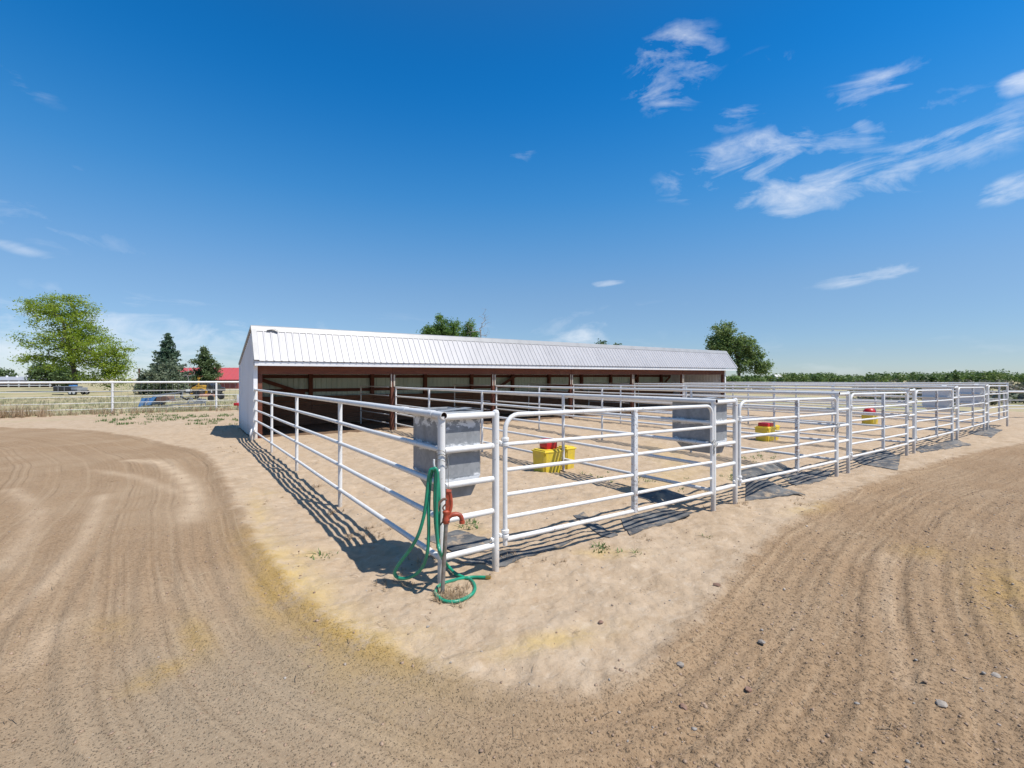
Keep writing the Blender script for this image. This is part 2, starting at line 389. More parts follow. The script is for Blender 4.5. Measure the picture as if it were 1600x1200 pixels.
# value noise on numpy arrays
_rs = np.random.RandomState(7); _tab = _rs.rand(256, 256)
def vnoise(x, y):
    xi = np.floor(x).astype(int); yi = np.floor(y).astype(int); fx = x-xi; fy = y-yi
    fx = fx*fx*(3-2*fx); fy = fy*fy*(3-2*fy)
    g = lambda i, j: _tab[i & 255, j & 255]
    return (g(xi, yi)*(1-fx)+g(xi+1, yi)*fx)*(1-fy)+(g(xi, yi+1)*(1-fx)+g(xi+1, yi+1)*fx)*fy
def fbm(x, y, oct=4, g=.5):
    s = 0; a = 1; t = 0
    for k in range(oct):
        s = s+a*vnoise(x*2**k+17.3*k, y*2**k-9.1*k); t += a; a *= g
    return s/t

# ------------------------------------------------------------------ layout of the pens
S = 4.745; PW = .637; V = 13.55; NP = 6
FT = [1.65, 1.655, 1.69, 1.70, 1.73, 1.75, 1.79]           # fence top along the front row
FG = [0.0, 0.0, -.05, -.06, -.07, -.06, -.12]              # ground along the front row
def ftop(x): return float(np.interp(x, [S*k for k in range(7)], FT))
# boundary of the paler packed sand round the pens (the rest is harrowed track)
BPX = [(-700, 662), (-300, 664), (-100, 667), (0, 668), (120, 671), (200, 680), (270, 694), (325, 713), (352, 745), (378, 795), (408, 848), (455, 905), (525, 960),
       (610, 1005), (700, 1042), (790, 1073), (870, 1086), (945, 1066), (1005, 1030), (1060, 982), (1110, 928), (1152, 876), (1205, 832), (1265, 792), (1335, 758), (1425, 728), (1520, 703), (1600, 688)]
BW = [atg(x, y) for x, y in BPX]
BW = smooth_path([(p.x, p.y, 0) for p in BW], 4)
BW = [(p.x, p.y) for p in BW]+[(33, -2.6), (46, -3.0), (90, -3.5)]
BA = np.array(BW)
POLY = np.vstack([BA, [(90, 400), (-400, 400), (-400, BA[0, 1])]])
def sdist(x, y):
    "signed distance to that boundary: positive on the track"
    sh = x.shape; P = np.stack([x.ravel(), y.ravel()], 1); best = np.full(len(P), 1e9)
    for i in range(len(BA)-1):
        a, b = BA[i], BA[i+1]; ab = b-a; t = np.clip(((P-a)@ab)/max(ab@ab, 1e-9), 0, 1)
        q = P-(a+t[:, None]*ab); best = np.minimum(best, (q*q).sum(1))
    ins = np.zeros(len(P), bool); n = len(POLY)
    for i in range(n):
        a, b = POLY[i], POLY[(i+1) % n]
        if a[1] == b[1]: continue
        c = ((a[1] > P[:, 1]) != (b[1] > P[:, 1])); xs = a[0]+(P[:, 1]-a[1])/(b[1]-a[1])*(b[0]-a[0]); ins ^= c & (P[:, 0] < xs)
    d = np.sqrt(best); return np.where(ins, -d, d).reshape(sh)
def base_h(x, y):
    h = np.interp(x, [S*k for k in range(7)]+[60], FG+[-.12])*(1-sstep(3, 11, y))
    h = h-.055*np.exp(-((y-.25)/.55)**2)*sstep(.9, 1.8, x)*(1-sstep(27, 28.5, x))
    h = h-.04*np.exp(-((x+.28)/.35)**2)*sstep(.2, 1.2, y)*(1-sstep(12, 14, y))
    h = h+.05*np.exp(-(((x+1.6)/.8)**2))*sstep(0, 2, y)*(1-sstep(10, 14, y))
    return h
def ground_h(x, y, d=None, fine=True):
    x = np.asarray(x, float); y = np.asarray(y, float)
    if d is None: d = sdist(x, y)
    h = base_h(x, y)
    near = 1-sstep(25, 60, np.hypot(x-CX, y-CY))
    h = h+near*.05*(fbm(x*.45, y*.45, 3)-.5)
    tr = sstep(-.15, .35, d)
    if fine:
        h = h-tr*.045+.03*np.exp(-((d-.1)/.16)**2)*near
        dd = d+.35*(fbm(x*.16+5, y*.16, 2)-.5)+.04*(fbm(x*3, y*3, 2)-.5)
        fur = np.sin(dd*2*pi/.155)*.55+np.sin(dd*2*pi/.37+1)*.8
        crs = sstep(-.1, .9, (x-CX)*cos(YAW)-(y-CY)*sin(YAW))
        amp = fbm(x*.5+31, y*.5+12, 3); amp = sstep(.35, .7, amp)
        h = h+tr*near*fur*.010*(.3+amp)
        h = h+near*tr*(.008+.016*crs)*(fbm(x*9, y*9, 4, .68)-.5)
        lump = sstep(.56, .8, fbm(x*14+3, y*14+8, 2)); h = h+near*tr*lump*(.002+.010*crs)
        # hoof prints and scuffs in the packed sand
        prints = fbm(x*3.2+50, y*3.2, 4, .6)-.5; h = h+near*(1-tr)*prints*.095
    else: h = h-tr*.045
    return h
def gz(x, y): return float(ground_h(np.array([x]), np.array([y]))[0])

# ------------------------------------------------------------------ the ground: one tessellated sheet, split into sand, track and field
def m_ground():
    m = mat('soil', rough=.95, spec=.15); t = NT(m); p = t.pos()
    d = t.attr('track_dist'); stain = t.attr('stain'); pale = t.attr('pale'); grass = t.attr('grass'); damp = t.attr('damp')
    n1 = t.noise(p, .55, 5, .6); n2 = t.noise(p, 3.1, 5, .62); n3 = t.noise(p, 28, 5, .7); n4 = t.noise(p, 130, 3, .7)
    sand = t.mix(t.step(n2, .35, .68), (.455, .348, .243), (.39, .290, .194))
    sand = t.mix(t.math('MULTIPLY', t.step(n1, .48, .68), .55), sand, (.455, .355, .255))
    sand = t.mix(t.math('MULTIPLY', t.step(t.noise(t.scalev(p, (3, 5, 3)), 1.3, 6, .7), .56, .72), .45), sand, (.31, .21, .125))
    sc1 = t.noise(t.scalev(p, (1, 1.5, 1)), 7.5, 6, .72, .5); sc2 = t.noise(p, 17, 5, .7)
    sand = t.mix(t.math('MULTIPLY', t.step(sc1, .52, .68), .55), sand, (.335, .235, .145)); sand = t.mix(t.math('MULTIPLY', t.step(sc1, .47, .34), .5), sand, (.52, .43, .33))
    sand = t.mix(t.math('MULTIPLY', t.step(sc2, .56, .72), .35), sand, (.30, .21, .13))
    e = t.math('ADD', d, t.math('MULTIPLY', t.math('SUBTRACT', n2, .5), .38))
    e = t.math('ADD', e, t.math('MULTIPLY', t.math('SUBTRACT', n3, .5), .22))
    trk = t.step(e, -.06, .16)
    soil = t.mix(t.step(n3, .36, .66), (.265, .178, .105), (.35, .243, .148))
    soil = t.mix(t.math('MULTIPLY', t.step(n1, .42, .66), .7), soil, (.365, .265, .17))
    soil = t.mix(t.math('MULTIPLY', damp, .75), soil, (.31, .245, .17))
    ds = t.math('ADD', t.math('ADD', d, t.math('MULTIPLY', t.noise(p, .16, 2), .9)), t.math('MULTIPLY', n3, .05))
    cmb_ = t.n('ShaderNodeCombineXYZ'); t.put(cmb_.inputs[0], ds)
    streak = t.noise(t.scalev(cmb_.outputs[0], (4.2, 1, 1)), 1.0, 5, .72)
    soil = t.mix(t.math('MULTIPLY', t.step(streak, .52, .66), .42), soil, (.42, .31, .20))
    soil = t.mix(t.math('MULTIPLY', t.step(streak, .47, .34), .38), soil, (.19, .125, .075))
    coarse = t.attr('coarse')
    soil = t.mix(t.math('MULTIPLY', coarse, .28), soil, (.27, .175, .10))
    fine = t.noise(t.scalev(cmb_.outputs[0], (15, 1, 1)), 1.0, 3, .6); wob = t.noise(p, 1.1, 3)
    soil = t.mix(t.math('MULTIPLY', t.math('MULTIPLY', t.step(fine, .47, .36), t.step(wob, .35, .6)), .42), soil, (.15, .10, .06))
    soil = t.mix(t.math('MULTIPLY', t.math('MULTIPLY', t.step(fine, .53, .64), t.step(wob, .35, .6)), .35), soil, (.45, .34, .225))
    c = t.mix(trk, sand, soil)
    c = t.mix(t.math('MULTIPLY', pale, .75), c, (.55, .42, .29))
    sn = t.math('MULTIPLY', stain, t.step(t.math('ADD', t.math('MULTIPLY', n2, .6), t.math('MULTIPLY', n3, .4)), .33, .58))
    c = t.mix(t.math('MULTIPLY', sn, .9, clamp=True), c, t.mix(trk, (.54, .39, .16), (.40, .255, .065)))
    spk = t.math('MULTIPLY', t.step(n4, .58, .68), t.step(t.noise(p, 1.7, 4, .65), .36, .66)); c = t.mix(t.math('MULTIPLY', spk, t.math('ADD', .18, t.math('MULTIPLY', trk, .4))), c, (.17, .10, .055))
    n5 = t.noise(p, 46, 4, .75); c = t.mix(t.math('MULTIPLY', t.step(n5, .57, .66), t.math('ADD', .15, t.math('MULTIPLY', trk, .45))), c, (.22, .135, .075))
    bed_shade = t.attr('shaded_bedding'); c = t.mix(t.step(t.math('ADD', bed_shade, t.math('MULTIPLY', t.math('SUBTRACT', n2, .5), .5)), .4, .65), c, t.mix(n3, (.11, .07, .045), (.20, .13, .085)))  # bedding soil tinted darker, with the shed's interior shade put into the colour
    spk2 = t.step(t.noise(p, 95, 2, .6), .66, .74); c = t.mix(t.math('MULTIPLY', spk2, .5), c, (.58, .50, .41))
    fg = t.mix(t.step(t.noise(p, .22, 5, .65), .40, .62), (.42, .35, .22), (.27, .28, .14))
    fg = t.mix(t.math('MULTIPLY', t.step(n2, .4, .7), .6), fg, (.40, .31, .20))
    c = t.mix(t.step(t.math('ADD', grass, t.math('MULTIPLY', t.math('SUBTRACT', n2, .5), .7)), .38, .62), c, fg)
    t.color(c)
    h = t.math('ADD', t.math('MULTIPLY', n3, 1.0), t.math('MULTIPLY', n4, .35))
    h = t.math('ADD', h, t.math('MULTIPLY', n2, .9))
    vs_ = []
    for sc, th_ in ((38, .30), (90, .34)):
        vo = t.n('ShaderNodeTexVoronoi'); vo.inputs['Scale'].default_value = sc; vo.inputs['Randomness'].default_value = 1
        wp = t.n('ShaderNodeVectorMath', operation='ADD'); t.put(wp.inputs[0], p); cw = t.n('ShaderNodeCombineXYZ'); t.put(cw.inputs[0], t.math('MULTIPLY', n3, .03)); t.put(cw.inputs[1], t.math('MULTIPLY', n4, .02)); t.put(wp.inputs[1], cw.outputs[0])
        t.put(vo.inputs['Vector'], wp.outputs[0]); vs_.append(t.math('MULTIPLY', t.step(vo.outputs['Distance'], .55, .05), t.step(t.sep(vo.outputs['Color'])[0], th_+.25, th_+.5)))
    h = t.math('ADD', t.math('ADD', t.math('MULTIPLY', vs_[0], t.math('MULTIPLY', trk, t.math('ADD', .14, t.math('MULTIPLY', coarse, .6)))), t.math('MULTIPLY', vs_[1], t.math('ADD', .12, t.math('MULTIPLY', trk, .35)))), t.math('ADD', t.math('MULTIPLY', h, .45), t.math('MULTIPLY', sc1, .7)))
    t.bump(h, .019, 1.0)
    return m
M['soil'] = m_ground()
def build_ground():
    vr = [1.0]
    while vr[-1] < 13: vr.append(vr[-1]*1.0056)
    while vr[-1] < 70: vr.append(vr[-1]*1.0095)
    while vr[-1] < 6000: vr.append(vr[-1]*1.12)
    vr = np.array([.05, .4, .7]+vr)
    fine = np.arange(-58, 58, .165); coarse = np.concatenate([np.arange(58, 180, 3.0), np.arange(-180, -58, 3.0)])
    ang = np.radians(np.concatenate([fine, coarse])); na = len(ang); nr = len(vr)
    R, A = np.meshgrid(vr, ang+YAW, indexing='ij')
    x = CX+R*np.sin(A); y = CY+R*np.cos(A)
    d = sdist(x, y); z = ground_h(x, y, d)
    Vv = np.stack([x, y, z], -1).reshape(-1, 3)
    i, j = np.meshgrid(np.arange(nr-1), np.arange(na), indexing='ij'); j2 = (j+1) % na
    F = np.stack([i*na+j, (i+1)*na+j, (i+1)*na+j2, i*na+j2], -1).reshape(-1, 4)
    F = F[:, ::-1]
    # soil attributes
    xf, yf = x.ravel(), y.ravel(); stain = np.zeros(len(xf)); damp = np.zeros(len(xf))
    def blob(px, py, a, b, ang_, s):
        nonlocal stain
        c = atg(px, py); u = xf-c.x; w = yf-c.y; ca, sa = cos(ang_), sin(ang_)
        q = ((u*ca+w*sa)/a)**2+((w*ca-u*sa)/b)**2; stain = np.maximum(stain, s*np.exp(-q*1.3))
    def along(p, q): p, q = atg(*p), atg(*q); return atan2(q.y-p.y, q.x-p.x), (q-p).length/2
    for p, q, w, s in (((385, 830), (520, 985), .30, .95), ((440, 930), (640, 1035), .24, .95), ((400, 880), (440, 960), .2, .8), ((235, 1035), (270, 1045), .22, .7), ((290, 960), (325, 1010), .12, .6),
                    ((160, 960), (190, 985), .15, .35), ((395, 770), (420, 850), .15, .5), ((455, 870), (510, 868), .22, .75), ((590, 985), (690, 990), .15, .4), ((780, 1020), (940, 985), .14, .8), ((900, 860), (990, 862), .2, .6),
                    ((1240, 800), (1290, 785), .2, .6), ((1420, 860), (1470, 850), .3, .35), ((1560, 860), (1580, 960), .3, .5), ((1150, 745), (1180, 725), .5, .6), ((1000, 760), (1080, 730), .5, .5), ((400, 770), (420, 780), .3, .4),
                    ((760, 835), (690, 825), .25, .35), ((1020, 690), (1080, 740), .6, .4)):
        a, L = along(p, q); blob((p[0]+q[0])/2, (p[1]+q[1])/2, L*1.25, w, a, s)
    pale = np.zeros(len(xf)); P2 = np.stack([xf, yf], 1)
    for pts, w, s in (([(205, 717), (250, 722), (285, 745), (303, 775), (296, 812)], .17, .9), ([(150, 732), (200, 740), (250, 756), (290, 772)], .13, .5), ([(0, 960), (80, 900), (140, 820), (160, 770)], .1, .55), ([(35, 1030), (90, 970)], .1, .4), ([(20, 760), (55, 790), (40, 840), (0, 880)], .13, .5),
                   ([(230, 715), (270, 722), (295, 745), (290, 760)], .1, .4), ([(1385, 860), (1390, 960), (1420, 1060)], .08, .35)):
        W = np.array([tuple(p)[:2] for p in smooth_path([atg(*p) for p in pts], 4)]); best = np.full(len(xf), 1e9)
        for k in range(len(W)-1):
            a, b = W[k], W[k+1]; ab = b-a; t = np.clip(((P2-a)@ab)/(ab@ab), 0, 1); q = P2-(a+t[:, None]*ab); best = np.minimum(best, (q*q).sum(1))
        pale = np.maximum(pale, s*np.exp(-best/w**2)*(.5+fbm(xf*4, yf*4, 2)))
    c = atg(430, 1060); damp = np.exp(-(((xf-c.x)/2.0)**2+((yf-c.y)/1.3)**2))
    c = atg(560, 1010); damp = np.maximum(damp, .6*np.exp(-(((xf-c.x)/.6)**2+((yf-c.y)/.6)**2)))
    far = np.hypot(xf-CX, yf-CY)
    grass = sstep(29.0, 32.0, yf+1.2*(fbm(xf*.4, yf*.4, 3)-.5))
    lw = (xf*sin(YAW)*0+ (xf-CX)*cos(YAW)-(yf-CY)*sin(YAW)); dep = (xf-CX)*sin(YAW)+(yf-CY)*cos(YAW)
    grass = np.maximum(grass, sstep(27, 33, dep)*(xf > 28.6)); grass = np.maximum(grass, sstep(60, 90, far))
    grass = np.maximum(grass, .48*np.exp(-((yf-27.5)/2.2)**2)*(xf < 2)*(xf > -9))
    # vertex normals of the whole sheet
    me0 = fastmesh('all', Vv, F, M['soil'], True)
    N = np.empty(len(Vv)*3, np.float32); me0.vertices.foreach_get('co', N)
    N = np.array([tuple(n.vector) for n in me0.vertex_normals], np.float32)
    dv = d.ravel(); dq = dv[F].mean(1); gq = grass[F].mean(1)
    sel = {'grass_field': gq > .5}
    sel['dirt_track'] = (dq > .08) & ~sel['grass_field']; sel['ground'] = ~(sel['grass_field'] | sel['dirt_track'])
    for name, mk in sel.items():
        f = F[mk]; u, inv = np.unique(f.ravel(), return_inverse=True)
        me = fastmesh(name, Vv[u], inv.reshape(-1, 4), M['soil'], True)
        for an, arr in (('track_dist', np.clip(dv, -20, 20)), ('stain', stain), ('pale', pale), ('grass', grass), ('damp', damp), ('coarse', sstep(-.1, .9, lw)), ('shaded_bedding', sstep(13.3, 14.0, yf)*(1-sstep(17.8, 17.9, yf))*(xf > -.1)*(xf < 29))):
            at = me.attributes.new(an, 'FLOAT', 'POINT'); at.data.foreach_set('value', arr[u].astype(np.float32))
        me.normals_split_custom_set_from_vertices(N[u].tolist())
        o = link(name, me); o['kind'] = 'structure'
    bpy.data.meshes.remove(me0)
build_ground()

# ------------------------------------------------------------------ the shed
X0, X1 = -.07, 29.6
YE, YR, YB = 13.16, 13.99, 17.84                        # eave, ridge, back
ZE, ZR, ZB = 2.60, 3.79, 2.64
RISE = .0045                                            # the roof climbs a little along its length
def rise(x): return RISE*max(x, 0)
shed = thing('open_shed', 'long white metal livestock shed, open front with red-brown timber header', 'shed', (0, YR, 0))
def sp3(x, y, z): return (x, y-YR, z)
PWID = .9144
def ribprof(width, ribs=4, h=.019):
    pr = []; st = width/ribs
    for k in range(ribs):
        x = k*st; pr += [(x, 0), (x+st*.5-.030, 0), (x+st*.5-.016, h), (x+st*.5+.016, h), (x+st*.5+.030, 0)]
    pr.append((width, 0)); return pr
def slope_panel(x0, w, ya, za, yb, zb, ribs):
    "ribbed sheet from (ya,za) down to (yb,zb)"
    mb = MB(); n = Vector((0, zb-za, ya-yb)); n = n if n.z > 0 else -n; n.normalize(); pr = ribprof(w, ribs); vv = []
    for (x, h) in pr:
        for (y, z) in ((ya, za), (yb, zb)):
            vv.append(Vector(sp3(x0+x, y, z+rise(x0+x)))+n*h)
    for (x, h) in pr:
        for (y, z) in ((ya, za), (yb, zb)):
            vv.append(Vector(sp3(x0+x, y, z+rise(x0+x)))+n*(h-.006))
    m2 = 2*len(pr)
    ff = []
    for i in range(len(pr)-1):
        ff.append((2*i, 2*i+2, 2*i+3, 2*i+1)); ff.append((m2+2*i, m2+2*i+1, m2+2*i+3, m2+2*i+2))
        ff.append((2*i+1, 2*i+3, m2+2*i+3, m2+2*i+1))
    return mb.add(vv, ff)
x = X0
while x < X1-.05:
    w = min(PWID, X1-x); rb = max(1, round(4*w/PWID))
    part('roof_sheet', slope_panel(x+.001, w-.003, YR, ZR, YE, ZE, rb), M['roof'], shed, False)
    part('roof_sheet', slope_panel(x+.001, w-.003, YR+.01, ZR, YB+.12, ZB-.035, rb), M['roof'], shed, False)
    x += PWID
# ridge cap, rake trims, eave trim with notches
mb = MB(); a = []
for xx in (X0-.03, X1+.03):
    for (y, z) in ((YR-.13, ZR-.150), (YR-.045, ZR+.02), (YR+.02, ZR+.055), (YR+.16, ZR+.008), (YR+.155, ZR-.012), (YR+.02, ZR+.02), (YR-.03, ZR-.02), (YR-.12, ZR-.165)):
        a.append(sp3(xx, y, z+rise(xx)))
mb.add(a, [(i, (i+1) % 8, 8+(i+1) % 8, 8+i) for i in range(8)]+[tuple(range(8)), tuple(range(15, 7, -1))]); part('ridge_cap', mb, M['trim'], shed, False)
for xx, s in ((X0, -1), (X1, 1)):
    mb = MB(); r = rise(xx)
    mb.bar(sp3(xx-s*.05, YR, ZR+.020+r), sp3(xx-s*.05, YE-.01, ZE+.020+r), .14, .04, (0, 0, 1)); part('rake_trim', mb, M['trim'], shed, False)
    mb = MB(); mb.bar(sp3(xx-s*.03, YR+.02, ZR+.02+r), sp3(xx-s*.03, YB+.13, ZB-.03+r), .12, .07); part('rake_trim', mb, M['trim'], shed, False)
mb = MB(); n = 6*8
for k in range(n):
    xa = X0+(X1-X0)*k/n; xb = X0+(X1-X0)*(k+1)/n; r0, r1 = rise(xa), rise(xb); y0 = YE+.035
    mb.add([sp3(xa, y0, ZE-.16+r0), sp3(xb, y0, ZE-.16+r1), sp3(xb, y0, ZE-.02+r1), sp3(xa, y0, ZE-.02+r0),
            sp3(xa, y0+.02, ZE-.16+r0), sp3(xb, y0+.02, ZE-.16+r1), sp3(xb, y0+.02, ZE-.02+r1), sp3(xa, y0+.02, ZE-.02+r0)],
           [(0,1,2,3),(7,6,5,4),(0,4,5,1),(3,2,6,7)])
part('eave_trim', mb, M['wall'], shed, False)
mb = MB(); mb.add([sp3(X0, YE+.06, ZE-.15), sp3(X1, YE+.06, ZE-.15+rise(X1)), sp3(X1, V-.07, ZE-.15+rise(X1)), sp3(X0, V-.07, ZE-.15)], [(0, 1, 2, 3)])
mb.add([sp3(X0, YE+.06, ZE-.135), sp3(X1, YE+.06, ZE-.135+rise(X1)), sp3(X1, V-.07, ZE-.135+rise(X1)), sp3(X0, V-.07, ZE-.135)], [(3, 2, 1, 0)])
part('soffit', mb, M['wall'], shed, False)
# end walls: ribbed upright sheets cut to the roof line
def zroof(y): return float(np.interp(y, [YE, YR, YB+.12], [ZE, ZR, ZB-.03]))-.05
def upright(xx, ya, yb, sgn, bottom=-.15):
    mb = MB(); w = yb-ya; pr = ribprof(w, max(1, round(4*w/PWID)), .018); 
    cut = [q for q in (YR,) if ya < q < yb]
    pts = sorted(pr+[(c-ya, 0) for c in cut]); vv = []; r = rise(xx); m2 = 2*len(pts)
    for off in (0, -.012):
        for (u, h) in pts:
            y = ya+u; vv += [sp3(xx+sgn*(h+off), y, bottom), sp3(xx+sgn*(h+off), y, zroof(y)+r)]
    ff = []
    for i in range(len(pts)-1):
        ff += [(2*i, 2*i+2, 2*i+3, 2*i+1), (m2+2*i+1, m2+2*i+3, m2+2*i+2, m2+2*i)]
    return mb.add(vv, ff)
for xx, s in ((X0+.03, -1), (X1-1.08, 1)):
    y = V-.08
    while y < YB-.05:
        w = min(PWID, YB-y); part('wall_sheet', upright(xx, y, y+w-.002, s), M['wall'], shed, False); y += PWID
    mb = MB(); mb.box(sp3(xx-.02*s-.06, V-.14, -.2), sp3(xx-.02*s+.06, V-.081, zroof(V-.1)-.03+rise(xx))); part('corner_trim', mb, M['wall'], shed, False)
    mb = MB(); mb.box(sp3(xx-.05, YB-.01, -.2), sp3(xx+.05, YB+.05, ZB-.06+rise(xx))); part('corner_trim', mb, M['wall'], shed, False)
# back wall sheets (ribs outwards), seen from inside
x = X0+.05
while x < X1-1.1:
    w = min(PWID, X1-1.08-x); mb = MB(); pr = ribprof(w, max(1, round(4*w/PWID)), .02); vv = []; m2 = 2*len(pr)
    for off in (0, -.008):
        for (u, h) in pr: vv += [sp3(x+u, YB-.03+h+off, -.15), sp3(x+u, YB-.03+h+off, ZB-.08+rise(x))]
    mb.add(vv, [f for i in range(len(pr)-1) for f in ((2*i, 2*i+2, 2*i+3, 2*i+1), (m2+2*i+1, m2+2*i+3, m2+2*i+2, m2+2*i))])
    part('back_wall_sheet', mb, M['backwall'], shed, False); x += PWID
XI = X1-1.13
# timber: front posts, header boards, rafters, back posts, girts, planks, braces
for k in range(7):
    xx = min(k*S, XI-.08)+(.12 if k == 0 else 0)
    mb = MB(); mb.box(sp3(xx-.07, V-.06, -.3), sp3(xx+.07, V+.08, 2.16+rise(xx)), .008)
    p = part('timber_post', mb, M['stain'], shed, True)
    if k in (1, 2, 3, 4, 5):
        mb = MB(); mb.box(sp3(xx-.085, V-.085, 1.66+.02*k), sp3(xx-.045, V-.062, 2.17+rise(xx))); mb.box(sp3(xx+.03, V-.085, 1.70), sp3(xx+.085, V-.062, 2.15+rise(xx)))
        part('post_batten', mb, M['greywood'], shed, False)
for k in range(6):
    xa, xb = max(k*S, .02), min((k+1)*S, XI); mb = MB(); za, zb = rise(xa), rise(xb)
    o = .012*(k % 2)
    mb.add([sp3(xa+.004, V-.06-o, 2.16+za), sp3(xb-.004, V-.06-o, 2.16+zb), sp3(xb-.004, V-.06-o, 2.46+zb), sp3(xa+.004, V-.06-o, 2.46+za), sp3(xa+.004, V-.015-o, 2.16+za), sp3(xb-.004, V-.015-o, 2.16+zb), sp3(xb-.004, V-.015-o, 2.46+zb), sp3(xa+.004, V-.015-o, 2.46+za)],
           [(0,1,2,3),(7,6,5,4),(0,4,5,1),(1,5,6,2),(2,6,7,3),(3,7,4,0)])
    part('header_board', mb, M['stain'], shed, False)
xs = np.arange(.6, XI, 1.2)
for xx in xs:
    mb = MB(); r = rise(xx); mb.bar(sp3(xx, YR+.05, ZR-.16+r), sp3(xx, YB-.1, ZB-.19+r), .045, .18); part('rafter', mb, M['plank'], shed, False)
backx = [2.62+2.73*k for k in range(10)]
for xx in [.1]+backx:
    mb = MB(); mb.box(sp3(xx-.08, YB-.24, -.2), sp3(xx+.08, YB-.08, ZB-.2+rise(xx))); part('back_post', mb, M['stain'], shed, False)
ends = [.02]+backx+[XI]
for z0, z1, yy in ((2.03, 2.17, YB-.06), (1.42, 1.56, YB-.06), (.55, .66, YB-.06)):
    for a, b in zip(ends[:-1], ends[1:]):
        mb = MB(); mb.box(sp3(a+.003, yy-.024, z0+rise(a)), sp3(b-.003, yy, z1+rise(a))); part('girt', mb, M['stain'], shed, False)
rng = random.Random(4)
for a, b in zip(ends[:-1], ends[1:]):
    for r in range(6):
        mb = MB(); j = rng.uniform(-.012, .012); z0 = .02+r*.208
        mb.box((a-(a+b)/2+.006, -.02, 0), (b-(a+b)/2-.006, .02, .198)); part('kick_plank', mb, M['plank'], shed, False, loc=sp3((a+b)/2, YB-.275+j*.6, z0+j))
for (xa, za, xb, zb) in ((.25, 2.12, 2.35, 1.35), (XI-.4, 2.2, XI-1.6, 1.3), (XI-4.1, 2.2, XI-5.2, 1.4), (13.6, 2.15, 12.6, 1.6)):
    mb = MB(); mb.bar(sp3(xa, YB-.31, za), sp3(xb, YB-.31, zb), .04, .15); part('brace', mb, M['stain'], shed, False)
# a lifted scrap at the left end of the ridge cap
mb = MB(); mb.bar(sp3(.38, YR-.13, ZR-.11), sp3(.62, YR-.16, ZR-.055), .08, .01); mb.bar(sp3(.62, YR-.16, ZR-.055), sp3(.72, YR-.18, ZR-.13), .075, .01); part('loose_flashing', mb, M['roof'], shed, False)

